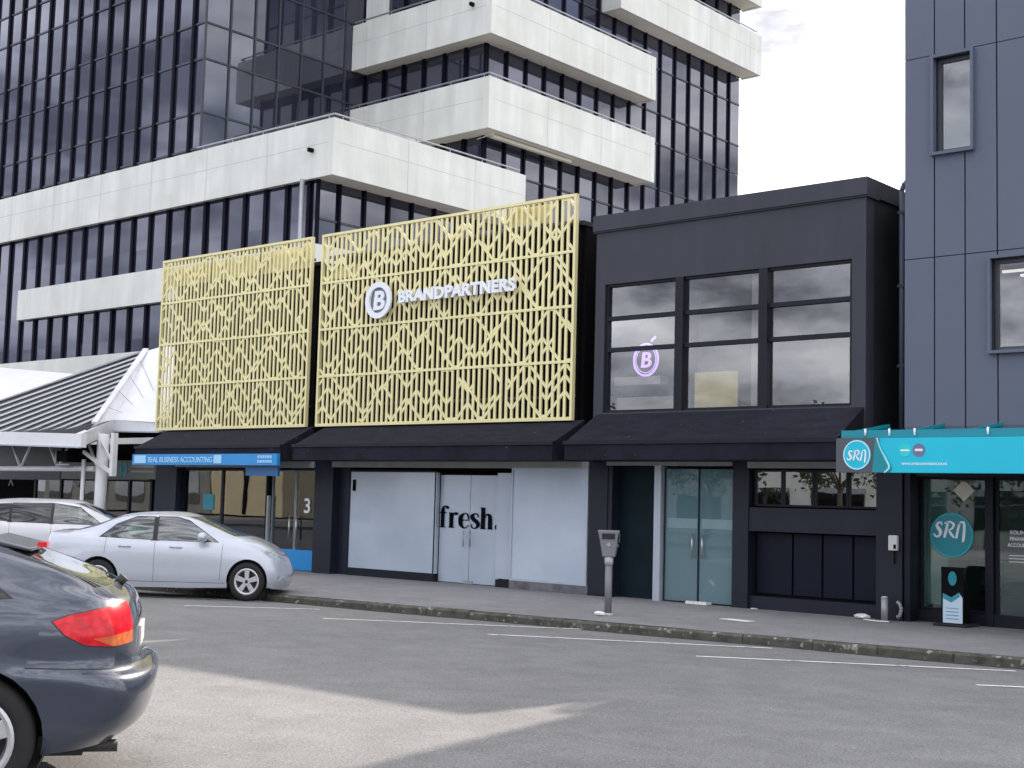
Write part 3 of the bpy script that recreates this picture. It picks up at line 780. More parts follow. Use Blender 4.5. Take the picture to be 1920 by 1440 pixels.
# ------------------------------------------------------------------ grey clad building
gb = thing('clad_building', (-5, 21.2, .125), 'tall blue grey metal clad building with vertical panel joints', 'building')
GX0, GX1, GT = -9.87, 1.5, 14.5
holes = [(-9.33, -8.70, 7.85, 9.46), (-8.38, -5.6, 4.50, 5.98)]
vx = [-9.87, -9.34, -8.82, -8.29, -7.76, -7.23, -6.7, -6.17, -5.6, -5.1, -4.5, -3.9, -3.3, -2.7, -2.1, -1.5, -.9, -.3, .3, .9, 1.5]
mb = MB()
zc = [3.30, 6.11, 9.53, 12.9, GT]
G = .012
for i in range(len(vx)-1):
    for j in range(len(zc)-1):
        a, b, c, e = vx[i]+G, vx[i+1]-G, zc[j]+G*.6, zc[j+1]-G*.6
        rects = [(a, b, c, e)]
        for hx0, hx1, hz0, hz1 in holes:
            new = []
            for (p, q, r, s_) in rects:
                if q <= hx0 or p >= hx1 or s_ <= hz0 or r >= hz1: new.append((p, q, r, s_)); continue
                if r < hz0: new.append((p, q, r, hz0))
                if s_ > hz1: new.append((p, q, hz1, s_))
                m0, m1 = max(r, hz0), min(s_, hz1)
                if p < hx0: new.append((p, hx0, m0, m1))
                if q > hx1: new.append((hx1, q, m0, m1))
            rects = new
        for (p, q, r, s_) in rects:
            if q-p > .01 and s_-r > .01: mb.box(p, q, 21.2, 21.24, r, s_)
mb.build('cladding', M['clad'], gb)
mb = MB(); mb.box(GX0+.01, GX1, 21.26, 21.4, 3.3, 4.5); mb.box(GX0+.01, -8.38, 21.26, 21.4, 4.5, 7.85); mb.box(-5.6, GX1, 21.26, 21.4, 4.5, 7.85); mb.box(-8.38, -5.6, 21.26, 21.4, 5.98, 7.85)
mb.box(GX0+.01, -9.33, 21.26, 21.4, 7.85, 9.46); mb.box(-8.70, GX1, 21.26, 21.4, 7.85, 9.46); mb.box(GX0+.01, GX1, 21.26, 21.4, 9.46, GT)
mb.build('joint_backing', M['clad_gap'], gb)
mb = MB(); mb.box(GX0+.01, GX0+.1, 21.4, 34, 3.3, GT); mb.box(GX0, GX1, 33.9, 34, .12, GT); mb.box(GX1-.1, GX1, 21.4, 34, .12, GT); mb.box(GX0, GX1, 21.25, 34, GT, GT+.1)
mb.box(GX0+.01, GX0+.1, 21.9, 34, .12, 3.3)
mb.build('side_wall', M['clad'], gb)
for hx0, hx1, hz0, hz1 in holes:
    w = MB(); t = .05
    w.box(hx0-t, hx1+t, 21.12, 21.42, hz1, hz1+t); w.box(hx0-t, hx1+t, 21.10, 21.42, hz0-t, hz0)
    w.box(hx0-t, hx0, 21.12, 21.42, hz0, hz1); w.box(hx1, hx1+t, 21.12, 21.42, hz0, hz1)
    wo = w.build('window', M['clad'], gb)
    mb = MB(); q = .07
    mb.box(hx0, hx1, 21.3, 21.36, hz1-q, hz1); mb.box(hx0, hx1, 21.3, 21.36, hz0, hz0+q); mb.box(hx0, hx0+q, 21.3, 21.36, hz0+q, hz1-q); mb.box(hx1-q, hx1, 21.3, 21.36, hz0+q, hz1-q)
    mb.build('frame', M['frame_grey'], wo)
    mb = MB(); mb.box(hx0+q, hx1-q, 21.33, 21.335, hz0+q, hz1-q); mb.build('pane', M['g_refl'], wo)
    mb = MB(); mb.box(hx0-.3, hx1+.3, 24.5, 24.6, hz0-.6, hz1+.6); mb.box(hx0-.3, hx1+.3, 21.45, 24.5, hz1+.5, hz1+.6); mb.build('room', M['interior_grey'] if hx1 > -7 else M['interior_white'], gb)
mb = MB()
for k in range(3): mb.box(-8.72+k*.12, -6.2, 22.5+k*.5, 22.56+k*.5, 5.98, 6.02)
mb.build('ceiling_light', M['lamp_white'], gb)
# set back edge strip and downpipe
mb = MB(); mb.box(-10.24, -9.88, 22.1, 22.3, 3.0, 7.68); mb.build('edge_strip', M['clad'], gb)
dp = thing('downpipe', (-10.34, 22.0, 3.3), 'pale grey downpipe in the gap beside the charcoal building', 'pipe')
mb = MB(); mb.path([(-10.31, 22.05, 3.2), (-10.31, 22.05, 7.50), (-10.29, 22.05, 7.60), (-10.22, 22.05, 7.66), (-10.12, 22.07, 7.67)], .045, 10); mb.build('pipe', M['clad'], dp)
mb = MB()
for z in (4.4, 5.8, 7.1): mb.box(-10.37, -10.25, 22.0, 22.12, z, z+.05)
mb.build('bracket', M['frame_grey'], dp)
MB().box(-10.54, -9.9, 22.9, 23.1, .12, 7.55).build('infill_wall', M['side_black'], gb)
# corner shop of the clad building: teal signed
mb = MB(); mb.box(-9.86, -9.76, 21.2, 21.9, .12, 3.3); mb.box(-8.62, -8.50, 21.5, 21.7, .12, 2.62); mb.box(-6.9, -6.75, 21.5, 21.7, .12, 2.62); mb.box(-9.76, 1.4, 21.3, 21.7, 2.50, 3.3)
mb.build('shopfront_frame', M['black_trim'], gb)
gwin(-9.72, -8.66, .36, 2.46, 21.6, gb, 'display_window', 'g_shop', 'black_trim', .035)
dd = gwin(-8.44, -7.0, .22, 2.46, 21.6, gb, 'door', 'g_shop', 'black_trim', .05)
gwin(-6.7, -3.0, .3, 2.46, 21.6, gb, 'display_window', 'g_shop', 'black_trim', .05)
MB().box(-9.76, 1.4, 21.52, 21.7, .12, .32).build('plinth', M['black_trim'], gb)
mb = MB(); mb.box(-9.76, 1.4, 26.5, 26.6, .12, 3.2); mb.build('interior_wall', mat('shop_back_wall', (.13, .13, .12), .8, .2, 1), gb)
mb = MB(); mb.box(-9.76, 1.4, 21.7, 26.5, 2.62, 2.7); mb.build('ceiling', M['interior_grey'], gb)
mb = MB(); mb.box(-9.75, -9.70, 21.7, 26.4, .12, 2.6); mb.box(-9.7, -9.35, 21.75, 21.85, .40, 2.46); mb.build('partition', M['interior_white'], gb)
dk = thing('shop_desk', (-9.3, 23.2, .125), 'pale reception desk inside the teal signed shop', 'desk')
mb = MB(); mb.box(-9.9+.6, -8.3, 23.2, 23.8, 1.05, 1.12); mb.box(-9.3, -8.35, 23.3, 23.34, .95, 1.05); mb.build('desk_top', M['interior_white'], dk)
mb = MB(); mb.box(-9.28, -9.22, 23.3, 23.7, .12, 1.05); mb.box(-8.42, -8.36, 23.3, 23.7, .12, 1.05); mb.build('leg', M['frame_grey'], dk)
mb = MB(); mb.box(-7.9, -7.6, 23.6, 24.2, .12, 1.0); tag(centre_origin(mb.build('cardboard_box', M['beige'])), 'brown carton standing inside behind the glass door', 'box')
ch = thing('office_chair', (-8.95, 22.8, .125), 'dark office chair in front of the reception desk', 'chair')
MB().box(-9.15, -8.75, 22.6, 23.0, .55, .62).build('seat', M['void'], ch, bevel=.02); MB().box(-9.15, -8.75, 22.56, 22.62, .68, 1.1).build('backrest', M['frame_grey'], ch, bevel=.02)
mb = MB(); mb.tube((-8.95, 22.8, .15), (-8.95, 22.8, .55), .03)
for k in range(5): mb.tube((-8.95, 22.8, .2), (-8.95+.25*math.cos(k*1.257), 22.8+.25*math.sin(k*1.257), .14), .02, n=6)
mb.build('base', M['car_trim'], ch)
# teal fascia sign
ss = thing('fascia_sign', (-6, 19.4, 2.5), 'long cyan fascia sign with slate end and round SRN badge', 'sign')
mb = MB(); mb.box(-10.17, -9.44, 19.42, 19.62, 2.50, 3.03); mb.build('end_panel', M['sign_grey'], ss)
mb = MB(); mb.box(-9.44, .5, 19.42, 19.62, 2.50, 3.03); mb.build('sign_face', M['teal'], ss)
# wave edge
mb = MB(); pts = [(-9.50, 3.03), (-9.43, 2.93), (-9.40, 2.80), (-9.33, 2.70), (-9.25, 2.62), (-9.24, 2.56), (-9.28, 2.50), (-9.55, 2.50)]
mb.prism([(a, 19.40, b) for a, b in pts], (0, .02, 0)); mb.build('wave_mark', M['teal_d'], ss)
mb = MB(); ribbon(mb, [(0, .53, .03), (.05, .38, .02), (.15, .20, .03), (.20, .08, .03), (.12, .0, .02)], -9.47, 2.50, 19.396, 1, 1, .004); mb.build('wave_line', mat('pale_cyan', (.35, .75, .80), .5), ss)
mb = MB(); mb.disc((-9.81, 19.42, 2.77), (0, -1, 0), .235, .012, 32); bd = mb.build('badge', M['teal'], ss)
mb = MB(); mb.disc((-9.81, 19.408, 2.77), (0, -1, 0), .225, .006, 32, .212); mb.build('badge_ring', M['letter_white'], bd)
mb = MB(); mb.disc((-9.02, 19.42, 2.84), (0, -1, 0), .10, .006, 24); mb.build('small_badge', mat('bright_cyan', (.02, .62, .66), .5), ss)
mb = MB(); mb.disc((-8.80, 19.42, 2.84), (0, -1, 0), .10, .006, 24); mb.build('small_badge', mat('mauve_grey', (.16, .16, .30), .5), ss)
mb = MB(); mb.box(-9.09, -8.95, 19.41, 19.414, 2.825, 2.85); mb.box(-8.86, -8.74, 19.41, 19.414, 2.825, 2.86); add_text(mb, 'www.srnaccountants.co.nz', -9.08, -8.36, 2.615, 2.655, 19.418, .004, .006); mb.build('lettering', M['letter_white'], ss)
def srn(mb, ox, oz, y, k, th=.004):
    def r_(p): ribbon(mb, p, ox, oz, y, k, k, th)
    r_([(.30, .52, .05), (.26, .62, .08), (.15, .62, .08), (.08, .50, .12), (.17, .36, .15), (.24, .22, .14), (.14, .06, .08), (.0, .08, .08), (-.04, .18, .05)])
    r_([(.40, .02, .11), (.48, .34, .11), (.55, .66, .11)]); r_([(.40, .60, .06), (.62, .67, .08), (.80, .56, .10), (.70, .38, .08), (.52, .34, .05)]); r_([(.58, .36, .06), (.68, .18, .11), (.82, .02, .07)])
    r_([(.90, .0, .10), (.97, .34, .10), (1.04, .62, .10)]); r_([(1.0, .58, .06), (1.10, .66, .07), (1.22, .64, .10), (1.24, .40, .11), (1.20, -.02, .11), (1.16, -.14, .05)])
mb = MB(); srn(mb, -9.96, 2.68, 19.400, .24); mb.build('badge_lettering', M['letter_white'], bd)
# canopy of teal glass sloping from the wall to the sign
mb = MB(); mb.prism([(-10.12, 19.62, 3.06), (-10.12, 19.62, 3.08), (-10.12, 21.12, 3.30), (-10.12, 21.12, 3.28)], (10.6, 0, 0)); cn = mb.build('canopy', M['teal_glass'], gb)
mb = MB()
for k in range(12): mb.beam((-10.1+k*.95, 19.62, 3.11), (-10.1+k*.95, 21.12, 3.33), .05, .05)
mb.box(-10.15, .5, 19.55, 19.62, 3.04, 3.16); mb.build('canopy_frame', M['teal_d'], cn)
mb = MB()
for x in (-9.73, -9.33, -8.92, -7.79, -7.2, -6.2): mb.tube((x, 19.53, 3.07), (x, 19.53, 3.18), .018, n=8)
mb.build('canopy_clip', M['letter_white'], cn)
# window decals
mb = MB(); mb.disc((-9.22, 21.59, 1.55), (0, -1, 0), .37, .004, 40); mb.mi = 1
mb.disc((-9.22, 21.585, 1.55), (0, -1, 0), .355, .002, 40, .34); mb.mi = 2; srn(mb, -9.50, 1.50, 21.580, .40, .003)
tag(centre_origin(mb.build('window_decal', [M['teal_d'], mat('decal_ring', (.03, .42, .50), .5), M['letter_white']])), 'large round teal SRN decal on the shop window', 'decal')
mb = MB(); mb.prism([(-9.19, 21.585, 2.28), (-9.01, 21.585, 2.10), (-8.83, 21.585, 2.28), (-8.97, 21.585, 2.42), (-9.05, 21.585, 2.42)], (0, .004, 0))
tag(centre_origin(mb.build('window_sticker', M['cream'])), 'cream diamond shaped sticker high on the teal shop window', 'sticker')
mb = MB()
for k, (a, b, t_) in enumerate(((-8.26, -7.95, 'SOUND'), (-8.26, -7.9, 'FINANCIAL'), (-8.30, -7.85, 'ACCOUNTING'))): add_text(mb, t_, a, b, 1.60-k*.10, 1.66-k*.10, 21.592, .002, .01)
for k in range(3): mb.box(-8.28, -7.8, 21.59, 21.592, 1.26-k*.05, 1.27-k*.05)
tag(centre_origin(mb.build('door_lettering', M['letter_white'])), 'small white lettering on the glass door beside the decal', 'lettering')
# sandwich board
sb = thing('sandwich_board', (-8.95, 21.0, .125), 'black and pale blue sandwich board leaning on the pavement outside the teal shop', 'sandwich board')
tl = Matrix.Rotation(rad(-8), 4, 'X')
def board_pts(pts, y=0): 
    out = []
    for a, b in pts:
        v = tl @ Vector((a, y, b)); sk = .06*b; out.append((v.x - 8.95 - sk, v.y + 20.95, v.z + .16))
    return out
mb = MB(); mb.prism(board_pts([(-.17, 0), (.20, .0), (.20, .90), (-.17, .90)]), (0, .03, 0)); mb.build('front_panel', M['void'], sb)
mb = MB(); mb.prism(board_pts([(-.14, .02), (.18, .02), (.18, .42), (.12, .50), (.0, .42), (-.14, .48)], -.006), (0, .005, 0)); mb.build('poster', mat('pale_poster', (.50, .62, .74), .6), sb)
mb = MB(); mb.prism(board_pts([(-.14, .40), (.0, .34), (.14, .44), (.12, .50), (.0, .42), (-.14, .48)], -.012), (0, .004, 0))
for k in range(4): mb.prism(board_pts([(-.09, .08+k*.055), (.12, .08+k*.055), (.12, .09+k*.055), (-.09, .09+k*.055)], -.012), (0, .004, 0))
mb.build('poster_print', M['teal_d'], sb)
mb = MB(); mb.disc(board_pts([(.02, .72)], -.012)[0], (0, -1, 0), .07, .004, 20, rz=1.6); mb.build('logo', M['teal_d'], sb)
mb = MB(); mb.prism([(-9.12, 21.05, .16), (-8.75, 21.05, .16), (-8.80, 21.25, .13), (-9.10, 21.25, .13)], (0, 0, .02)); mb.box(-9.22, -8.68, 20.85, 21.4, .126, .165); mb.build('base', M['rubber'], sb, bevel=.01)
mb = MB(); mb.prism([(-9.15, 21.32, .16), (-8.78, 21.32, .16), (-8.84, 21.12, 1.02), (-9.20, 21.12, 1.02)], (0, .02, 0)); mb.build('rear_panel', M['void'], sb)

# ------------------------------------------------------------------ pavement items
pm = thing('parking_meter', (-13.32, 17.75, .125), 'grey single head parking meter on a pole at the kerb', 'parking meter', rz=rad(30))
mb = MB(); mb.tube((0, 0, 0), (0, 0, .82), .058, n=16); mb.build('pole', M['meter'], pm, local=True)
mb = MB(); mb.tube((0, 0, .80), (0, 0, .93), .065, .075, n=16); mb.build('collar', M['meter_l'], pm, local=True)
mb = MB(); prof = [(-.10, .93), (.10, .93), (.12, 1.05), (.15, 1.28), (.17, 1.36), (-.19, 1.36), (-.165, 1.28), (-.13, 1.10)]
mb.prism([(a, -.08, b) for a, b in prof], (0, .16, 0)); hd = mb.build('head', M['meter'], pm, local=True, bevel=.018)
mb = MB(); mb.box(-.11, .10, -.092, -.078, 1.22, 1.31); mb.box(.155, .168, -.05, .05, 1.16, 1.30); mb.build('display', M['meter_d'], hd, local=True)
mb = MB(); mb.disc((.0, -.08, 1.13), (0, -1, 0), .03, .015, 16); mb.disc((.128, -.02, 1.12), (1, -.2, 0), .03, .02, 14); mb.build('coin_slot', M['steel'], hd, local=True)
mb = MB(); mb.tube((0, 0, .0), (0, 0, .035), .10, .075, n=16); mb.build('base', M['meter_l'], pm, local=True)
def blob(name, m, cx, cy, cz, sx, sy_, sz, label, cat, seed=0, kind_=None):
    rnd = random.Random(seed); bm = bmesh.new(); bmesh.ops.create_icosphere(bm, subdivisions=3, radius=1)
    for v in bm.verts:
        k = 1 + rnd.uniform(-.12, .12); v.co = Vector((v.co.x*sx*k, v.co.y*sy_*k, max(0, (v.co.z*.5+.5)*sz*2*k)))
    me = bpy.data.meshes.new(name); bm.to_mesh(me); bm.free(); me.materials.append(m)
    o = bpy.data.objects.new(name, me); COL.objects.link(o); o.location = (cx, cy, cz); tag(o, label, cat); return o
blob('crumpled_paper', M['paper'], -13.30, 17.50, .127, .10, .06, .035, 'crumpled white litter at the foot of the parking meter', 'litter', 1)
mb = MB(); mb.prism([(-11.83, 18.72, .13), (-11.28, 18.62, .13), (-11.24, 18.83, .13), (-11.75, 18.90, .13)], (0, 0, .006)); tag(centre_origin(mb.build('paper_sheet', M['paper'])), 'flat white sheet lying in the middle of the pavement', 'litter')
mb = MB(); mb.box(-14.07, -13.62, 21.10, 21.28, .13, .17)
for k in range(5): mb.box(-14.05+k*.09, -14.0+k*.09, 21.10, 21.13, .17, .185)
tag(centre_origin(mb.build('door_mat_strip', M['paper'])), 'white threshold strip at the foot of the green glass doors', 'strip')
blob('rag', M['paper'], -10.50, 21.0, .127, .14, .10, .04, 'crumpled white bag lying against the black pier', 'litter', 5)
blob('paper_scrap', M['paper'], -12.62, 21.1, .127, .07, .04, .012, 'tiny white scrap beside the black shutter panels', 'litter', 8)
bo = thing('bollard_pipe', (-10.06, 20.9, .125), 'short upright galvanised pipe stub on the pavement by the pier', 'pipe')
mb = MB(); mb.tube((-10.06, 20.9, .13), (-10.06, 20.9, .50), .055, n=16); mb.build('tube', M['galv'], bo)
mb = MB(); mb.tube((-10.06, 20.9, .50), (-10.06, 20.9, .53), .06, .04, n=16); mb.build('cap', M['meter_l'], bo)
mb = MB(); mb.path([(-9.90+.07*math.sin(t), 21.02, .32+.12*math.cos(t)) for t in [i*PI/8 for i in range(9)]], .03, 8); tag(centre_origin(mb.build('bent_pipe', M['galv'])), 'curved pale pipe elbow beside the upright pipe stub', 'pipe')
mb = MB(); mb.path([(-10.35, 20.75, .14), (-10.1, 20.7, .135), (-9.9, 20.72, .14)], .012, 6); tag(centre_origin(mb.build('short_stick', M['paper'])), 'thin pale stick lying in front of the pipe stub', 'litter')

# ------------------------------------------------------------------ left corner: low shop under the walkway roof
cs = thing('corner_shop', (-37, 22.5, .125), 'dark low shop with a grey sign band under the white walkway roof', 'shop building')
mb = MB(); mb.box(-62, -31.2, 22.7, 31, 2.75, 3.3); mb.box(-62, -31.2, 26, 31, .12, 2.75); mb.build('wall', M['void'], cs)
mb = MB(); mb.box(-38.0, -33.3, 22.5, 22.68, 2.24, 2.75); mb.build('sign_band', M['grey_sign'], cs)
mb = MB(); mb.box(-45, -38.05, 22.5, 22.68, 2.2, 3.3); mb.build('fascia', M['frame_grey'], cs)
mb = MB()
for x in (-33.2, -34.3, -35.6, -36.8, -38.0, -39.5): mb.box(x-.05, x+.05, 22.5, 22.6, .12, 2.24)
mb.box(-45, -31.2, 22.5, 22.62, .12, .4); mb.build('shopfront_frame', M['black_trim'], cs)
for a, b in ((-34.25, -33.25), (-35.55, -34.35), (-36.75, -35.65), (-37.95, -36.85), (-39.45, -38.05)):
    MB().box(a, b, 22.54, 22.55, .4, 2.2).build('display_window', M['g_shop'], cs)
mb = MB(); mb.box(-32.7, -31.7, 25.5, 25.6, .9, 1.5); mb.box(-33.2, -33.05, 25.4, 25.6, 1.0, 1.3); mb.box(-32.0, -31.6, 24.9, 25, 1.5, 1.7); mb.build('shelf_display', M['interior_white'], cs)
lf = thing('tenant_sign', (-33, 22.4, 2.28), 'grey panel sign with a dark teal emblem next to the blue fascia', 'sign')
mb = MB(); mb.box(-35.0, -31.25, 22.3, 22.42, 2.27, 2.80); mb.build('sign_panel', M['grey_sign'], lf)
mb = MB(); mb.box(-34.5, -34.38, 22.28, 22.30, 2.32, 2.76); mb.disc((-34.28, 22.30, 2.55), (0, -1, 0), .18, .012, 20, .09, 1.15); mb.build('emblem', M['teal_d'], lf)
mb = MB(); 
for k in range(11): mb.box(-33.9+k*.1, -33.83+k*.1, 22.29, 22.3, 2.60, 2.66); mb.box(-33.9+k*.1, -33.84+k*.1, 22.29, 22.3, 2.46, 2.51)
mb.build('lettering', M['interior_white'], lf)
for xx in (-41.0, -37.2):
    mb = MB(); mb.path([(xx, 22.44, 2.0), (xx+.12, 22.44, 2.2), (xx+.26, 22.44, 2.0)], .02, 6)
    tag(centre_origin(mb.build('wall_bracket', M['pale_alu'])), 'pale bent bracket on the dark shopfront, ' + ('above the front roof edge of the white wagon' if xx < -40 else 'left of the white column'), 'bracket')

# walkway canopy
wk = thing('walkway_roof', (-33, 20.5, .125), 'white folded walkway roof with dark glazed slope, truss and column', 'walkway roof')
A = Vector((-36, 24, 6.25)); D = Vector((-32.72, 20.3, 3.71)); Bp = Vector((-41.2, 19.55, 3.6)); Ep = Vector((-43.5, 22.3, 5.0))
nrm = (A-D).cross(Bp-D).normalized()
# keep the far edge in the plane of the slope
Ep = Vector((-42.34, 20.2, 4.05)); dE = (Vector((-39.47, 21.15, 4.57)) - A); Ep = A + dE*1.4; Bp = Vector((-41.7, 19.37, 3.52))
off = nrm * .03
mb = MB(); mb.f([Bp, D, A, Ep]); mb.f([Bp, D, Vector((-32.15, 19.58, 3.38)), Vector((-42, 19.58, 3.62))]); mb.build('glazed_slope', mat('dark_roof_glazing', (.006, .008, .014), .35, .3, 2, spec=.2), wk)
mb = MB()
nb = 12
for i in range(nb):
    t = i/nb
    # bars run parallel to the upper edge A->Ep from the hip edge D->A
    s0 = A.lerp(D, t); dirv = (Ep - A) + (D - A).normalized()*1.9*t
    # clip where the bar meets the eave Bp-D
    lo_ = D.lerp(Bp, 1.0); k = 1.0
    # eave line in same plane: intersect by heights along n x eave
    e = (Bp - D).normalized(); pn = e.cross(nrm).normalized()
    den = dirv.dot(pn)
    if abs(den) > 1e-5:
        kk = (D - s0).dot(pn) / den
        if kk > 0: k = min(1.0, kk + .10)
        if s0.y + dirv.y*k < 19.62: k = (19.62 - s0.y)/dirv.y
    mb.beam(s0 + off, s0 + dirv*k + off, .05, .05)
mb.build('glazing_bar', M['white_metal'], wk)
mb = MB(); mb.beam(D+off, A+off*2, .16, .07); mb.beam(A+off, Ep+off, .05, .05); mb.build('hip_flashing', M['white_metal'], wk)
# white sheet slope on the right
P1 = Vector((-33.32, 21.3, 3.90)); P2 = Vector((-31.12, 21.25, 3.78)); P3 = Vector((-35.1, 24.0, 6.36))
mb = MB(); mb.f([D, P1, A]); mb.f([P1, P2, Vector((-31.12, 23.2, 5.9)), P3, A]); mb.build('sheet_slope', M['white_roof'], wk)
mb = MB()
for t in (.2, .42, .64, .86):
    mb.beam(D.lerp(A, t)+Vector((0, -.02, .03)), P1.lerp(P2, t)*.55 + D.lerp(A, t)*.45 + Vector((.35, -.02, .05)), .012, .012)
mb.build('sheet_seam', M['alu'], wk)
mb = MB(); mb.prism([(-51.6, 27, 5.2), (-51.6, 27, 6.75), (-45.3, 27, 6.2)], (0, .08, 0)); mb.bm.free()
mb = MB(); mb.f([(-52, 27.0, 6.8), (-45.0, 27.0, 6.18), (-40, 22.8, 4.6), (-52, 22, 4.2)]); mb.build('rear_slope', M['white_roof'], wk)
# fascia gutter
def fascia(p, q, hp, hq, th=.16):
    mb = MB(); p = Vector(p); q = Vector(q); d = (q-p); s = d.cross(Vector((0, 0, 1))).normalized()*th
    a = [p, q, q-Vector((0, 0, hq)), p-Vector((0, 0, hp))]
    mb.prism([tuple(v) for v in a], -s)
    return mb
fa = fascia((-44, 19.5, 3.72), (-32.04, 19.5, 3.39), .42, .36).build('fascia', M['white_metal'], wk)
fb = fascia((-32.04, 19.5, 3.39), (-33.32, 21.3, 3.90), .36, .34).build('fascia', M['white_metal'], wk)
fc_ = fascia((-33.32, 21.3, 3.90), (-31.05, 21.3, 3.78), .34, .27).build('fascia', M['white_metal'], wk)
mb = MB(); mb.beam((-44, 19.46, 3.33), (-32.0, 19.46, 3.03), .08, .04); mb.beam((-33.32, 21.26, 3.57), (-31.05, 21.26, 3.52), .08, .04); mb.build('gutter_lip', M['pale_alu'], fa)
MB().f and None
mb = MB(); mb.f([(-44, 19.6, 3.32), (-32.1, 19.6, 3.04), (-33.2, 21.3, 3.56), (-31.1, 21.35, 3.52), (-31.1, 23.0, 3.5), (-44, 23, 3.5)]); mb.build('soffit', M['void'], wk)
# truss
mb = MB(); mb.tube((-45, 20.5, 2.47), (-32.9, 20.5, 2.50), .075, n=10)
xs = [-45 + 1.02*i for i in range(13)]
for i, x in enumerate(xs[:-1]):
    zt_ = 3.25
    if i % 2 == 0: mb.tube((x, 20.5, 2.5), (x+.55, 20.5, zt_), .042, n=8); mb.tube((x+2.04, 20.5, 2.5), (x+1.45, 20.5, zt_), .042, n=8)
mb.build('truss', M['white_metal'], wk)
mb = MB(); mb.tube((-32.58, 20.5, .12), (-32.58, 20.5, 3.45), .16, n=24); mb.build('column', M['white_metal'], wk)
mb = MB(); mb.tube((-33.25, 20.35, .12), (-33.25, 20.35, 2.75), .055, n=10); mb.build('downpipe', M['white_metal'], wk)
mb = MB(); mb.box(-31.76, -31.62, 20.2, 20.34, 2.30, 3.45); mb.beam((-33.2, 20.3, 2.96), (-31.7, 20.3, 2.35), .07, .09); mb.beam((-32.6, 20.4, 3.3), (-31.7, 20.3, 2.6), .05, .06); mb.build('brace', M['white_metal'], wk)
spk = thing('floodlight_box', (-34.1, 20.2, 2.62), 'dark square flood light box hung under the white fascia', 'light')
mb = MB(); mb.box(-34.25, -33.72, 20.1, 20.5, 2.68, 2.98); mb.build('housing', M['void'], spk, bevel=.02)
mb = MB(); mb.path([(-34.42, 20.2, 3.0), (-34.42, 20.2, 2.60), (-33.75, 20.2, 2.60)], .03, 6); mb.build('bracket', M['pale_alu'], spk)

# ------------------------------------------------------------------ cars
def crs(p0, p1, p2, p3, t):
    return tuple(.5*((2*b) + (c-a)*t + (2*a-5*b+4*c-d)*t*t + (-a+3*b-3*c+d)*t**3) for a, b, c, d in zip(p0, p1, p2, p3))

def surf_grid(C, ns=6, nr=5):
    """C[i][j] control points, stations i (first and last lie on the centre line), rows j bottom..centre top"""
    n, m = len(C), len(C[0])
    fl = lambda p: (p[0], -p[1], p[2])
    rows = []
    def gi(i, j):
        if i < 0: return fl(C[-i][j])
        if i >= n: return fl(C[2*(n-1)-i][j])
        return C[i][j]
    S_ = []
    for i in range(n-1):
        for k in range(ns):
            S_.append([crs(gi(i-1, j), gi(i, j), gi(i+1, j), gi(i+2, j), k/ns) for j in range(m)])
    S_.append([C[n-1][j] for j in range(m)])
    out = []
    for r in S_:
        ln = []
        for j in range(m-1):
            p0 = r[j-1] if j > 0 else tuple(2*a-b for a, b in zip(r[0], r[1]))
            p3 = r[j+2] if j+2 < m else fl(r[m-2])
            for k in range(nr): ln.append(crs(p0, r[j], r[j+1], p3, k/nr))
        ln.append((r[m-1][0], 0, r[m-1][2]))
        out.append(ln)
    return out

def cut_poly(bm, lay, poly, axes, pred, tagv, mi):
    """cut the faces chosen by pred along a convex polygon seen in the plane of `axes`, tag those inside"""
    ia, ib = axes
    x0 = min(p[0] for p in poly)-.08; x1 = max(p[0] for p in poly)+.08; y0 = min(p[1] for p in poly)-.08; y1 = max(p[1] for p in poly)+.08
    def near(f):
        c = f.calc_center_median(); return x0 <= c[ia] <= x1 and y0 <= c[ib] <= y1 and pred(f, c)
    n = len(poly)
    for i in range(n):
        a, b = poly[i], poly[(i+1) % n]
        fs = [f for f in bm.faces if near(f)]
        ge = set(fs)
        for f in fs: ge.update(f.edges); ge.update(f.verts)
        co = [0, 0, 0]; no = [0, 0, 0]; co[ia], co[ib] = a; no[ia], no[ib] = (b[1]-a[1]), -(b[0]-a[0])
        bmesh.ops.bisect_plane(bm, geom=list(ge), plane_co=co, plane_no=no, dist=1e-5)
    cnt = 0
    for f in bm.faces:
        if not near(f): continue
        c = f.calc_center_median(); ins = None
        for i in range(n):
            a, b = poly[i], poly[(i+1) % n]
            s_ = (b[0]-a[0])*(c[ib]-a[1]) - (b[1]-a[1])*(c[ia]-a[0])
            if abs(s_) < 1e-9: continue
            if ins is None: ins = s_ > 0
            elif ins != (s_ > 0): ins = 'x'; break
        if ins != 'x': f[lay] = tagv; f.material_index = mi; cnt += 1
    return cnt

def circle(cx, cz, r, n=22, a0=0, a1=2*PI): return [(cx+r*math.cos(a0+(a1-a0)*i/n), cz+r*math.sin(a0+(a1-a0)*i/n)) for i in range(n)]

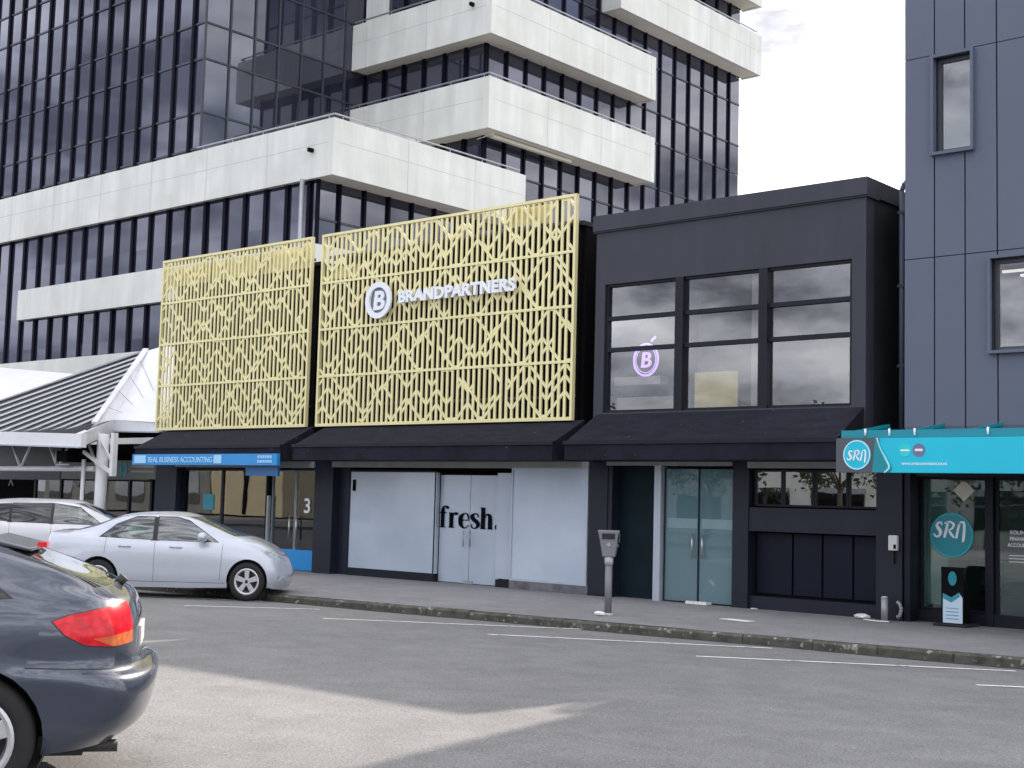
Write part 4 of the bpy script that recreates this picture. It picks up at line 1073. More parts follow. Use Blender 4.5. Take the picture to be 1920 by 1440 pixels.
def make_wheel(parent, x, y, r, w, side, spokes, rimmat, dark=.6):
    """side +1 outer face towards +y"""
    mb = MB(); n = 40; ro = r; ri = r*.66
    prof = [(ri, 0), (ri+.015, .5), (ri+.04, .53), (ro-.03, .50), (ro-.008, .42), (ro, .25), (ro, -.25), (ro-.008, -.42), (ro-.03, -.5), (ri, -.5)]
    for i in range(n):
        t0, t1 = 2*PI*i/n, 2*PI*(i+1)/n
        for (ra, ya), (rb, yb) in zip(prof[:-1], prof[1:]):
            q = []
            for rr, yy_, t in ((ra, ya, t0), (rb, yb, t0), (rb, yb, t1), (ra, ya, t1)):
                q.append((x+math.cos(t)*rr, y+side*yy_*w, r+math.sin(t)*rr))
            mb.smooth = True; mb.f(q)
    tyre = mb.build('wheel', M['rubber'], parent, local=True, auto=True)
    mb = MB(); mb.smooth = True
    rp = [(ri+.012, .50), (ri-.004, .52), (ri-.02, .49), (ri-.03, .30), (ri-.04, .0)]
    for i in range(n):
        t0, t1 = 2*PI*i/n, 2*PI*(i+1)/n
        for (ra, ya), (rb, yb) in zip(rp[:-1], rp[1:]):
            mb.f([(x+math.cos(t)*rr, y+side*yy_*w, r+math.sin(t)*rr) for rr, yy_, t in ((ra, ya, t0), (rb, yb, t0), (rb, yb, t1), (ra, ya, t1))])
    mb.smooth = False
    yo = y + side*w*.46
    for k in range(spokes):
        t = 2*PI*k/spokes + .3
        c, s_ = math.cos(t), math.sin(t)
        def Q(rr, wv, yy_): return (x + c*rr - s_*wv, yy_, r + s_*rr + c*wv)
        w0, w1 = .034, .048 if spokes < 8 else .02
        a = [Q(.02, -w0, yo+side*.0), Q(ri-.012, -w1, yo-side*.0), Q(ri-.012, w1, yo), Q(.02, w0, yo)]
        mb.prism(a, (0, -side*.035, 0))
    mb.disc((x, yo-side*.02, r), (0, side, 0), .062, .035, 20)
    rim = mb.build('rim', rimmat, tyre, local=True, bevel=.006)
    mb = MB(); mb.disc((x, y-side*w*.1, r), (0, side, 0), ri-.03, .01, 30); mb.build('barrel', M['alloy_d'], rim, local=True)
    mb = MB(); mb.disc((x, yo+side*.012, r), (0, side, 0), .03, .008, 16); mb.build('hub_cap', M['car_trim'], rim, local=True)
    return tyre

def build_car(root, C, paintm, side_wins, rear_win, wind, lamps, wheels, seams, extra=None, glass='g_car', trimw=.022):
    """x axis: 0 at rear bumper, forward +; y left +"""
    grid = surf_grid(C)
    bm = bmesh.new()
    n, m = len(grid), len(grid[0])
    V = {}
    for sgn in (1, -1):
        for i in range(n):
            for j in range(m):
                p = grid[i][j]
                V[(sgn, i, j)] = bm.verts.new((p[0], p[1]*sgn, p[2]))
        for i in range(n-1):
            for j in range(m-1):
                q = [V[(sgn, i, j)], V[(sgn, i+1, j)], V[(sgn, i+1, j+1)], V[(sgn, i, j+1)]]
                if sgn > 0: q = q[::-1]
                try: f = bm.faces.new(q); f.smooth = True
                except Exception: pass
    bmesh.ops.remove_doubles(bm, verts=bm.verts, dist=.0008)
    bmesh.ops.dissolve_degenerate(bm, edges=bm.edges, dist=.0004)
    bmesh.ops.recalc_face_normals(bm, faces=bm.faces)
    lay = bm.faces.layers.int.new('part')
    parts = {}   # tag -> (name, material, label)
    tagn = [1]
    def cutter(poly, axes, pred, name, mt, label=None):
        t = tagn[0]; tagn[0] += 1
        if cut_poly(bm, lay, poly, axes, pred, t, 0): parts[t] = (name, mt, label)
    def grow(poly, w):
        cx = sum(p[0] for p in poly)/len(poly); cz = sum(p[1] for p in poly)/len(poly)
        out = []
        for p in poly:
            d = math.hypot(p[0]-cx, p[1]-cz) or 1; out.append((p[0]+(p[0]-cx)/d*w*1.2, p[1]+(p[1]-cz)/d*w))
        return out
    for sgn in (1, -1):
        side = (lambda f, c, s=sgn: c.y*s > .35 and f.normal.y*s > .25)
        for (pa, _), (pb, _) in zip(side_wins[:-1], side_wins[1:]):
            xl = max(p[0] for p in pa); xr = min(p[0] for p in pb); zt_ = min(max(p[1] for p in pa), max(p[1] for p in pb)); zb_ = min(p[1] for p in pb)
            cutter([(xl-.03, zb_), (xr+.03, zb_), (xr+.03, zt_), (xl-.03, zt_)], (0, 2), side, 'window_trim', M['car_trim'])
        for poly, mt in side_wins:
            cutter(grow(poly, trimw), (0, 2), side, 'window_trim', M['car_trim'])
        for poly, mt in side_wins:
            cutter(poly, (0, 2), side, 'side_window', M[mt])
        for poly in seams:
            for a, b in zip(poly[:-1], poly[1:]):
                d = Vector((b[0]-a[0], b[1]-a[1])); nn_ = Vector((-d.y, d.x)).normalized()*.0035
                cutter([(a[0]+nn_.x, a[1]+nn_.y), (b[0]+nn_.x, b[1]+nn_.y), (b[0]-nn_.x, b[1]-nn_.y), (a[0]-nn_.x, a[1]-nn_.y)], (0, 2), (lambda f, c, s=sgn: c.y*s > .35 and f.normal.y*s > .2 and f[lay] == 0), 'shut_line', M['car_trim'])
        for poly, axes, pr, nm, mt, lb in lamps:
            if nm == 'tail_lamp': cutter(grow(poly, .008), axes, (lambda f, c, s=sgn, pr=pr: pr(f, Vector((c.x, c.y*s, c.z)))), 'window_trim', M['car_trim'])
            cutter(poly, axes, (lambda f, c, s=sgn, pr=pr: pr(f, Vector((c.x, c.y*s, c.z)))), nm, M[mt], lb) if axes == (0, 2) else cutter([(p[0]*sgn, p[1]) for p in poly], axes, (lambda f, c, s=sgn, pr=pr: pr(f, Vector((c.x, c.y*s, c.z)))), nm, M[mt], lb)
    cutter(grow(rear_win[0], trimw), (1, 2), rear_win[1], 'window_trim', M['car_trim']); cutter(rear_win[0], (1, 2), rear_win[1], 'rear_window', M[rear_win[2]])
    cutter(grow(wind[0], trimw), (1, 2), wind[1], 'window_trim', M['car_trim']); cutter(wind[0], (1, 2), wind[1], 'windscreen', M[wind[2]])
    # wheel arches
    for (wx, wr, ar) in wheels:
        for sgn in (1, -1):
            poly = circle(wx, wr+.01, ar, 26)
            cut_poly(bm, lay, poly, (0, 2), (lambda f, c, s=sgn: c.y*s > .3), 9999, 0)
    bmesh.ops.delete(bm, geom=[f for f in bm.faces if f[lay] == 9999], context='FACES')
    # split per tag
    bm.normal_update()
    src = bm
    body = None
    groups = {}
    for f in src.faces: groups.setdefault(f[lay], []).append(f)
    merged = {}
    for t, fs in groups.items():
        if t == 0: key = ('body', 0)
        else:
            nm, mt, lb = parts[t]
            key = (nm, t) if nm != 'window_trim' else (nm, 0)
        merged.setdefault(key, []).extend(fs)
    objs = {}
    for key in sorted(merged, key=lambda k: 0 if k[0] == 'body' else 1):
        nm, t = key; fs = merged[key]
        nb_ = bmesh.new(); vm = {}
        for f in fs:
            vs = []
            for v in f.verts:
                if v not in vm:
                    off_ = v.normal * {'body': 0, 'shut_line': -.001}.get(nm, 0)
                    vm[v] = nb_.verts.new(v.co + off_)
                vs.append(vm[v])
            try: nf = nb_.faces.new(vs); nf.smooth = True
            except Exception: pass
        nb_.verts.index_update(); nb_.faces.ensure_lookup_table()
        nrm_ = {nv: v.normal.copy() for v, nv in vm.items()}
        me = bpy.data.meshes.new(nm); order = [nrm_[v] for v in nb_.verts]
        nb_.to_mesh(me); nb_.free()
        try: me.normals_split_custom_set_from_vertices(order)
        except Exception as e_: print('normals', e_)
        mt = M['car_trim'] if nm == 'shut_line' else paintm if nm == 'body' else (parts[t][1] if t else M['car_trim'])
        me.materials.append(mt)
        o = bpy.data.objects.new(nm, me); COL.objects.link(o)
        if nm == 'body': o.parent = root; body = o
        elif nm in ('shut_line', 'window_trim'): o.parent = body
        else:
            o.parent = root
            if t and parts[t][2]: o['label'] = parts[t][2]
    src.free()
    # wheels, arch liners
    for (wx, wr, ar) in wheels:
        for sgn in (1, -1):
            make_wheel(root, wx, sgn*wheel_y, wr, .20, sgn, wheel_style[0], wheel_style[1])
            mb = MB(); nn_ = 24
            for i in range(nn_):
                t0, t1 = 2*PI*i/nn_, 2*PI*(i+1)/nn_
                y0, y1 = sgn*(body_w-.045), sgn*(body_w-.40)
                p = lambda t, yy: (wx+math.cos(t)*(ar+.012), yy, wr+.01+math.sin(t)*(ar+.012))
                if math.sin((t0+t1)/2) > -.45: mb.f([p(t0, y0), p(t1, y0), p(t1, y1), p(t0, y1)])
            mb.disc((wx, sgn*(body_w-.40), wr), (0, sgn, 0), ar+.01, .005, 24)
            mb.build('wheel_arch', M['car_trim'], body, local=True)
    return body

def std_interior(root, x_front, x_rear, zfl, w=.62, seatz=.62):
    mb = MB()
    for xs_ in (x_front, x_rear):
        for s_ in (.36, -.36):
            mb.box(xs_-.25, xs_+.28, s_-.24, s_+.24, zfl+.15, seatz-.12)
            mb.prism([(xs_-.22, s_-.23, seatz-.14), (xs_-.10, s_-.23, seatz-.12), (xs_-.26, s_-.23, seatz+.40), (xs_-.36, s_-.23, seatz+.38)], (0, .46, 0))
            mb.box(xs_-.36, xs_-.27, s_-.12, s_+.12, seatz+.42, seatz+.60)
    mb.build('seat', M['seat'], root, local=True, bevel=.03)
    mb = MB(); mb.box(x_rear-.9, x_front+1.2, -w, w, zfl, zfl+.06); mb.box(x_front+.65, x_front+.95, -w, w, seatz-.1, seatz+.16)
    mb.build('interior_tub', M['car_trim'], root, local=True)
    mb = MB(); mb.path([(x_front+.52, .36+.19*math.cos(t), seatz+.17+.17*math.sin(t)) for t in [2*PI*i/16 for i in range(17)]], .012, 6); mb.build('steering_wheel', M['car_trim'], root, local=True)

# ---- hatchback control table (rows: a sill .. k roof centre)
HB = [
 # S0 rear centre line
 [(.16,0,.26),(.05,0,.36),(.0,0,.50),(.0,0,.61),(.09,0,.67),(.10,0,.86),(.14,0,.985),(.22,0,1.045),(.22,0,1.05),(.22,0,1.055)],
 [(.18,.40,.26),(.06,.42,.36),(.01,.42,.50),(.015,.42,.61),(.10,.40,.67),(.11,.40,.86),(.15,.38,.985),(.23,.38,1.04),(.31,.36,1.085),(.42,0,1.125)],
 [(.26,.66,.26),(.13,.70,.36),(.075,.71,.50),(.09,.70,.61),(.15,.66,.67),(.16,.65,.86),(.20,.62,.985),(.29,.62,1.04),(.50,.55,1.155),(.62,0,1.20)],
 [(.40,.80,.25),(.26,.845,.36),(.215,.862,.50),(.225,.862,.615),(.28,.805,.675),(.28,.80,.86),(.33,.765,.985),(.47,.70,1.075),(.72,.55,1.228),(.82,0,1.285)],
 [(.60,.82,.23),(.52,.865,.36),(.50,.878,.50),(.50,.888,.62),(.51,.862,.69),(.52,.862,.86),(.58,.83,.98),(.72,.735,1.10),(.90,.55,1.272),(.98,0,1.310)],
 [(.90,.83,.22),(.88,.870,.36),(.87,.885,.50),(.87,.888,.61),(.87,.882,.72),(.88,.870,.86),(.92,.835,.98),(.98,.745,1.115),(1.08,.565,1.282),(1.15,0,1.322)],
 [(1.35,.83,.20),(1.35,.868,.36),(1.35,.878,.50),(1.35,.88,.61),(1.35,.88,.72),(1.35,.87,.86),(1.36,.835,.97),(1.38,.755,1.12),(1.42,.58,1.292),(1.42,0,1.332)],
 [(2.1,.83,.20),(2.1,.868,.36),(2.1,.878,.50),(2.1,.88,.61),(2.1,.88,.72),(2.1,.87,.84),(2.1,.835,.95),(2.1,.76,1.10),(2.1,.58,1.285),(2.1,0,1.330)],
 [(2.7,.83,.20),(2.7,.868,.36),(2.7,.878,.50),(2.7,.88,.61),(2.7,.88,.72),(2.7,.87,.82),(2.7,.835,.93),(2.66,.77,1.08),(2.6,.58,1.25),(2.55,0,1.295)],
 [(3.15,.83,.22),(3.15,.868,.36),(3.15,.878,.50),(3.15,.88,.61),(3.15,.87,.72),(3.15,.855,.80),(3.15,.82,.90),(3.12,.74,.99),(3.06,.62,1.05),(2.98,0,1.13)],
 [(3.47,.83,.24),(3.47,.87,.36),(3.47,.885,.50),(3.47,.888,.61),(3.47,.87,.72),(3.47,.84,.80),(3.47,.78,.87),(3.47,.68,.91),(3.46,.45,.95),(3.42,0,.985)],
 [(3.85,.80,.24),(3.88,.84,.36),(3.88,.85,.50),(3.88,.845,.61),(3.86,.82,.69),(3.84,.78,.76),(3.82,.70,.81),(3.80,.60,.84),(3.80,.40,.87),(3.80,0,.895)],
 [(4.08,.62,.24),(4.14,.66,.36),(4.15,.66,.50),(4.14,.65,.58),(4.12,.63,.64),(4.08,.60,.70),(4.02,.56,.745),(3.98,.48,.77),(3.97,.32,.80),(3.97,0,.82)],
 [(4.18,.32,.24),(4.25,.34,.36),(4.26,.34,.50),(4.25,.34,.58),(4.23,.33,.64),(4.18,.32,.69),(4.12,.30,.73),(4.08,.26,.75),(4.07,.16,.765),(4.06,0,.78)],
 [(4.20,0,.24),(4.28,0,.36),(4.29,0,.50),(4.28,0,.58),(4.26,0,.64),(4.22,0,.68),(4.16,0,.72),(4.12,0,.74),(4.11,0,.745),(4.10,0,.75)],
]
body_w = .885; wheel_y = .775; wheel_style = (5, M['alloy'])
hx, hy, hh = -6.69, 4.63, rad(234)
hz0 = gz(hx-.8, hy-1.2) - .01
hb = thing('parked_hatchback', (hx, hy, hz0), 'blue grey metallic hatchback seen from its left rear corner in the foreground', 'car', rz=hh)
hb.rotation_euler = (0, 0, hh)
rearp = lambda f, c: c.x < 1.1 and c.z > 1.0 and f.normal.x < -.15
windp = lambda f, c: c.x > 2.4 and c.z > .95 and f.normal.x > .15
build_car(hb, HB, M['paint_hatch'],
    side_wins=[([(.72, 1.02), (1.36, 1.00), (1.38, 1.25), (1.20, 1.25), (.95, 1.17)], 'g_car_dark'), ([(1.42, 1.0), (2.15, .975), (2.15, 1.25), (1.44, 1.255)], 'g_car'), ([(2.21, .975), (2.95, .955), (2.60, 1.18), (2.21, 1.245)], 'g_car')],
    rear_win=([(-.61, 1.06), (.61, 1.06), (.60, 1.10), (.50, 1.25), (-.50, 1.25), (-.60, 1.10)], rearp, 'g_hatch'),
    wind=([(-.70, 1.01), (.70, 1.01), (.54, 1.27), (-.54, 1.27)], windp, 'g_car'),
    lamps=[([(.50, .905), (.42, .935), (.14, .99), (.05, .99), (.05, .82), (.20, .77), (.34, .785), (.44, .84)], (0, 2), (lambda f, c: c.y > .50 and c.x < .57 and c.z > .73 and c.z < 1.02), 'tail_lamp', 'lamp_red', None),
           ([(.30, .815), (.05, .845), (.05, .78), (.20, .77)], (0, 2), (lambda f, c: c.y > .52 and c.x < .45 and c.z > .74 and c.z < .9), 'indicator_lens', 'lamp_amber', 'amber lower lens of the tail lamp'),
           ([(3.60, .78), (3.70, .66), (4.3, .60), (4.3, .72), (3.95, .80)], (0, 2), (lambda f, c: c.y > .36 and c.x > 3.5), 'headlight', 'lamp_clear', None)],
    wheels=[(.87, .318, .355), (3.45, .318, .355)],
    seams=[[(1.38, .36), (1.38, .97)], [(2.18, .30), (2.18, .96)], [(3.02, .36), (3.05, .92)], [(.10, .655), (.62, .675)]])
std_interior(hb, 2.2, 1.3, .25, .7, .70)
mb = MB(); mb.prism([(.30, -.64, .30), (.30, .64, .30), (.34, .64, .20), (.34, -.64, .20)], (.5, 0, 0)); mb.build('rear_underbody', M['car_trim'], hb, local=True)
mb = MB(); mb.tube((.17, .50, .225), (.45, .50, .225), .032, n=14, cap=True); mb.build('exhaust', M['alloy_d'], hb, local=True)
mb = MB(); mb.box(.10, .4, .25, .7, .19, .27); mb.bm.free()
# rear wiper, high brake light, roof spoiler, bumper step line
mb = MB(); mb.tube((.24, .0, 1.04), (.20, .0, 1.085), .028, n=12); mb.build('rear_wiper', M['car_trim'], hb, local=True)
mb = MB(); mb.prism([(.66, -.42, 1.237), (.66, -.42, 1.255), (.90, -.42, 1.312), (.90, -.42, 1.28)], (0, .88, 0)); sp_ = mb.build('roof_spoiler', M['paint_hatch'], hb, local=True, bevel=.008)
mb = MB(); mb.box(.63, .68, -.10, .04, 1.245, 1.272); mb.build('high_brake_light', M['lamp_red'], sp_, local=True)
mb = MB(); mb.tube((1.3, 0, 1.33), (1.24, 0, 1.40), .012, .006, n=8); mb.build('roof_aerial', M['car_trim'], hb, local=True)
mb = MB(); mb.path([(1.60, .895, .86), (1.58, .915, .87), (1.44, .915, .875), (1.42, .89, .875)], .012, 8); mb.build('door_handle', M['paint_hatch'], hb, local=True)
mb = MB(); mb.box(.085, .098, -.24, .24, .72, .83); mb.build('number_plate', M['plastic_white'], hb, local=True)
for s_ in (1, -1):
    mb = MB(); mb.box(2.72, 2.88, s_*.90, s_*1.04, .98, 1.10); mb.build('wing_mirror', M['paint_hatch'], hb, local=True, bevel=.03)

# ---- sedan control table
def sedan_table():
    tb = [
 [(.16,0,.26),(.06,0,.38),(.0,0,.52),(.0,0,.64),(.06,0,.72),(.07,0,.92),(.10,0,1.06),(.14,0,1.10),(.16,0,1.105),(.18,0,1.11)],
 [(.18,.40,.26),(.08,.44,.38),(.02,.45,.52),(.02,.45,.64),(.08,.43,.72),(.09,.42,.92),(.12,.38,1.06),(.18,.33,1.10),(.25,.25,1.115),(.30,0,1.13)],
 [(.28,.68,.26),(.16,.72,.38),(.10,.74,.52),(.11,.73,.64),(.15,.70,.74),(.16,.68,.92),(.20,.63,1.06),(.28,.56,1.10),(.38,.42,1.12),(.42,0,1.14)],
 [(.50,.82,.24),(.42,.86,.38),(.38,.87,.52),(.38,.87,.66),(.40,.85,.78),(.42,.83,.94),(.46,.77,1.05),(.52,.70,1.09),(.58,.52,1.13),(.60,0,1.15)],
 [(1.0,.84,.22),(1.0,.88,.38),(1.0,.892,.54),(1.0,.892,.68),(1.0,.885,.80),(1.0,.86,.94),(1.0,.80,1.04),(1.0,.73,1.12),(1.02,.56,1.23),(1.02,0,1.28)],
 [(1.45,.84,.20),(1.45,.88,.38),(1.45,.888,.54),(1.45,.89,.68),(1.45,.885,.80),(1.45,.865,.92),(1.45,.82,1.01),(1.46,.73,1.20),(1.48,.58,1.38),(1.48,0,1.43)],
 [(2.1,.84,.20),(2.1,.878,.38),(2.1,.886,.54),(2.1,.89,.68),(2.1,.885,.80),(2.1,.865,.91),(2.1,.825,.99),(2.1,.75,1.20),(2.1,.60,1.42),(2.1,0,1.485)],
 [(2.7,.84,.20),(2.7,.878,.38),(2.7,.886,.54),(2.7,.89,.68),(2.7,.885,.79),(2.7,.865,.89),(2.7,.825,.97),(2.68,.76,1.18),(2.66,.60,1.39),(2.64,0,1.465)],
 [(3.15,.84,.21),(3.15,.878,.38),(3.15,.886,.54),(3.15,.888,.68),(3.15,.88,.78),(3.15,.86,.87),(3.15,.825,.95),(3.12,.77,1.08),(3.10,.64,1.24),(3.06,0,1.32)],
 [(3.55,.84,.23),(3.55,.88,.38),(3.55,.89,.54),(3.55,.888,.68),(3.55,.875,.78),(3.55,.85,.86),(3.55,.80,.94),(3.54,.72,1.0),(3.53,.60,1.06),(3.50,0,1.12)],
 [(3.95,.84,.24),(3.95,.88,.38),(3.95,.892,.54),(3.95,.885,.68),(3.95,.86,.77),(3.95,.82,.84),(3.95,.75,.90),(3.95,.65,.94),(3.95,.45,.97),(3.95,0,1.0)],
 [(4.25,.79,.22),(4.28,.83,.36),(4.28,.84,.52),(4.27,.82,.66),(4.26,.79,.74),(4.24,.74,.80),(4.22,.66,.84),(4.20,.56,.87),(4.20,.38,.89),(4.20,0,.91)],
 [(4.46,.62,.20),(4.53,.66,.34),(4.53,.67,.48),(4.50,.66,.60),(4.47,.64,.67),(4.43,.59,.725),(4.38,.52,.765),(4.36,.44,.79),(4.36,.30,.81),(4.36,0,.825)],
 [(4.57,.32,.20),(4.64,.34,.34),(4.64,.35,.48),(4.61,.34,.58),(4.57,.33,.64),(4.53,.30,.69),(4.48,.27,.73),(4.46,.23,.75),(4.46,.15,.765),(4.46,0,.775)],
 [(4.60,0,.20),(4.68,0,.34),(4.68,0,.48),(4.65,0,.58),(4.61,0,.64),(4.57,0,.68),(4.52,0,.71),(4.50,0,.73),(4.50,0,.735),(4.49,0,.745)],
 ]
    return [[((x if x < 3.95 else 3.95+(x-3.95)*.86), y, z+(.045*min(1, max(0, (x-3.0)/.6)) if j > 4 else (.02 if x > 3.8 and j > 3 else 0))) for j, (x, y, z) in enumerate(st)] for st in tb]
body_w = .89; wheel_y = .785; wheel_style = (5, M['alloy'])
sh = rad(46)
fwx, fwy = -19.62, 15.40        # front right wheel contact, from the photograph
WX = 3.80
sx0 = fwx - (math.cos(sh)*WX*.965 + math.sin(sh)*wheel_y); sy0 = fwy - (math.sin(sh)*WX*.965 - math.cos(sh)*wheel_y)
sd = thing('parked_sedan', (sx0, sy0, gz(fwx, fwy)+.01), 'silver sedan angle parked with its front right side toward the camera', 'car', rz=sh)
sd.scale = (.965, 1, 1.04)
build_car(sd, sedan_table(), M['paint_sedan'],
    side_wins=[([(1.10, 1.035), (2.05, 1.005), (2.05, 1.39), (1.72, 1.375), (1.40, 1.255)], 'g_car'), ([(2.14, 1.0), (3.25, .985), (3.0, 1.14), (2.70, 1.32), (2.48, 1.385), (2.14, 1.395)], 'g_car')],
    rear_win=([(-.60, 1.14), (.60, 1.14), (.50, 1.38), (-.50, 1.38)], (lambda f, c: c.x < 1.6 and c.x > .5 and c.z > 1.1 and f.normal.x < -.15), 'g_car'),
    wind=([(-.64, 1.09), (.64, 1.09), (.54, 1.40), (-.54, 1.40)], (lambda f, c: c.x > 2.5 and c.z > 1.05 and f.normal.x > .12), 'g_car'),
    lamps=[([(.20, .98), (.05, 1.02), (.05, .84), (.20, .86)], (0, 2), (lambda f, c: c.y > .30 and c.x < .13), 'tail_lamp', 'lamp_red', None),
           ([(4.00, .86), (4.22, .72), (4.46, .66), (4.46, .745), (4.25, .875)], (0, 2), (lambda f, c: c.y > .40 and c.x > 3.9), 'headlight', 'lamp_clear', None),
           ([(4.33, .44), (4.36, .30), (4.50, .30), (4.50, .44)], (0, 2), (lambda f, c: c.y > .50 and c.x > 4.2), 'fog_lamp', 'lamp_clear', None)],
    wheels=[(1.10, .325, .372), (WX, .325, .372)],
    seams=[[(2.10, .30), (2.10, 1.0)], [(3.30, .34), (3.34, .96)], [(1.20, .75), (1.22, 1.02)], [(1.50, .30), (3.40, .29)]])
std_interior(sd, 2.5, 1.6, .25, .7, .72)
for xx in (1.45, 2.38):
    for s_ in (1, -1):
        mb = MB(); mb.path([(xx, s_*.875, .885), (xx+.03, s_*.91, .89), (xx+.19, s_*.91, .885), (xx+.22, s_*.875, .88)], .013, 8); mb.build('door_handle', M['paint_sedan'], sd, local=True)
for s_ in (1, -1):
    mb = MB(); bmesh.ops.create_uvsphere(mb.bm, u_segments=16, v_segments=10, radius=1)
    for v in mb.bm.verts: v.co = Vector((2.98+v.co.x*.10, s_*(.99+v.co.y*.12), 1.07+v.co.z*.085))
    for f in mb.bm.faces: f.smooth = True
    wm = mb.build('wing_mirror', M['paint_sedan'], sd, local=True)
    mb = MB(); mb.beam((3.0, s_*.84, .99), (2.98, s_*.96, 1.01), .04, .03); mb.build('mirror_arm', M['car_trim'], wm, local=True)

# ---- white wagon behind the sedan
def wagon_table():
    t = sedan_table(); out = []
    for i, st in enumerate(t):
        row = []
        for j, (x, y, z) in enumerate(st):
            zz = z*1.13
            row.append([x, y*1.02, zz])
        out.append(row)
    # front: shorter, steeper; make both ends taller like a people mover with a long roof
    for i in range(1, 6):
        k = {1: .45, 2: .7, 3: .9, 4: 1.0, 5: 1.0}[i]
        zt = {1: 1.30, 2: 1.50, 3: 1.60, 4: 1.655, 5: 1.68}[i]
        out[i][9][2] = zt; out[i][8][2] = zt-.06 - (.03 if i > 2 else .05); out[i][7][2] = max(out[i][7][2], 1.20 + .05*i)
        out[i][8][1] = max(out[i][8][1], (.32, .32, .50, .58, .60, .61)[i]); out[i][7][1] = max(out[i][7][1], (.34, .34, .62, .72, .75, .76)[i])
    out[0][9][2] = out[0][8][2] = out[0][7][2] = 1.20
    return [[tuple(p) for p in r] for r in out]
body_w = .905; wheel_y = .80; wheel_style = (7, M['alloy'])
sv_h = rad(49)
svx, svy = -28.0-4.3*math.cos(sv_h)+.85, 18.3-4.3*math.sin(sv_h)+.2
sv = thing('parked_wagon', (svx, svy, .02), 'white people carrier parked beyond the silver sedan, mostly its roof and dark side windows visible', 'car', rz=sv_h)
build_car(sv, wagon_table(), M['paint_suv'],
    side_wins=[([(.42, 1.20), (1.25, 1.16), (1.25, 1.55), (.78, 1.52)], 'g_car_dark'), ([(1.31, 1.15), (2.15, 1.13), (2.15, 1.58), (1.31, 1.56)], 'g_car_dark'), ([(2.21, 1.13), (3.3, 1.11), (2.76, 1.49), (2.21, 1.575)], 'g_car')],
    rear_win=([(-.58, 1.24), (.58, 1.24), (.50, 1.56), (-.50, 1.56)], (lambda f, c: c.x < 1.0 and c.z > 1.2 and f.normal.x < -.15), 'g_car'),
    wind=([(-.66, 1.22), (.66, 1.22), (.55, 1.58), (-.55, 1.58)], (lambda f, c: c.x > 2.5 and c.z > 1.15 and f.normal.x > .12), 'g_car'),
    lamps=[([(.38, 1.18), (.05, 1.2), (.05, .85), (.34, .90)], (0, 2), (lambda f, c: c.y > .45 and c.x < .5), 'tail_lamp', 'lamp_red', None),
           ([(4.02, .95), (4.30, .78), (4.50, .70), (4.50, .80), (4.28, .94)], (0, 2), (lambda f, c: c.y > .40 and c.x > 3.9), 'headlight', 'lamp_clear', None)],
    wheels=[(1.10, .335, .385), (3.8, .335, .385)],
    seams=[[(1.28, .40), (1.28, 1.12)], [(2.18, .32), (2.18, 1.12)], [(3.30, .36), (3.34, 1.06)]])
std_interior(sv, 2.5, 1.6, .3, .7, .80)

# ------------------------------------------------------------------ across the street, behind the photographer (seen only as reflections)
gb2 = gz(-30, 0) + .14
ob = thing('beige_building', (-74, -15, gb2), 'beige two storey building across the street', 'building')
mb = MB(); mb.box(-78, -70.5, -26, -15, gb2, 6.5); mb.build('wall', M['beige'], ob)
for k in range(0): MB().box(-97+k*5, -93.5+k*5, -15.01, -14.9, 1.4, 3.3).build('window', M['g_small'], ob); MB().box(-97+k*5, -93.5+k*5, -15.01, -14.9, 5.0, 7.0).build('window', M['g_small'], ob)
MB().box(-74.5, -74, -15.1, -14.9, .6, 6.4).build('drainpipe', M['void'], ob)
ob4 = thing('slate_building', (-88, -15, gb2), 'slate coloured building across the street beyond the beige one', 'building')
MB().box(-104, -78.1, -26, -15, gb2, 5.5).build('wall', M['grey_sign'], ob4)
for k in range(5): MB().box(-103+k*5, -99.5+k*5, -15.02, -14.9, 1.2, 3.4).build('window', M['g_small'], ob4)
ob2 = thing('white_building', (-38, -18, gb2), 'low white building across the street', 'building')
mb = MB(); mb.box(-50, -22, -30, -18, gb2, 5.0); mb.build('wall', M['interior_white'], ob2)
for k in range(7): MB().box(-49+k*4, -46.3+k*4, -18.01, -17.9, 1.2, 3.0).build('window', M['g_small'], ob2)
ob3 = thing('grey_building', (0, -20, gb2), 'grey building across the street behind the camera', 'building')
mb = MB(); mb.box(-14, 30, -30, -20, .4, 7.0); mb.build('wall', M['grey_sign'], ob3)
for k in range(8): MB().box(-13+k*5, -10+k*5, -20.01, -19.9, 1.2, 3.0).build('window', M['g_small'], ob3); MB().box(-13+k*5, -10+k*5, -20.01, -19.9, 4.4, 6.2).build('window', M['g_small'], ob3)
def tree(x, y, h, label, seed):
    rnd = random.Random(seed); t = thing('street_tree', (x, y, gb2), label, 'tree', 'trees across the street')
    mb = MB(); mb.tube((x, y, gb2-.1), (x+.1, y, gb2+h*.45), .16, .10, n=9)
    for k in range(7):
        a = rnd.uniform(0, 6.28); mb.tube((x+.1, y, gb2+h*rnd.uniform(.3, .45)), (x+math.cos(a)*h*.25, y+math.sin(a)*h*.25, gb2+h*rnd.uniform(.6, .85)), .06, .02, n=6)
    mb.build('trunk', M['bark'], t)
    mb = MB()
    cl = [(rnd.gauss(0, h*.17), rnd.gauss(0, h*.17), h*.66+rnd.gauss(0, h*.14)) for _ in range(16)]
    for _ in range(1500):
        c = rnd.choice(cl); p = Vector((x+c[0]+rnd.gauss(0, h*.06), y+c[1]+rnd.gauss(0, h*.06), gb2+c[2]+rnd.gauss(0, h*.06)))
        u = Vector((rnd.gauss(0, 1), rnd.gauss(0, 1), rnd.gauss(0, 1))).normalized(); v = u.orthogonal().normalized(); s_ = .13
        mb.f([p-u*s_, p+v*s_*.6, p+u*s_, p-v*s_*.6])
    mb.build('crown', M['leaf'], t, recalc=False)
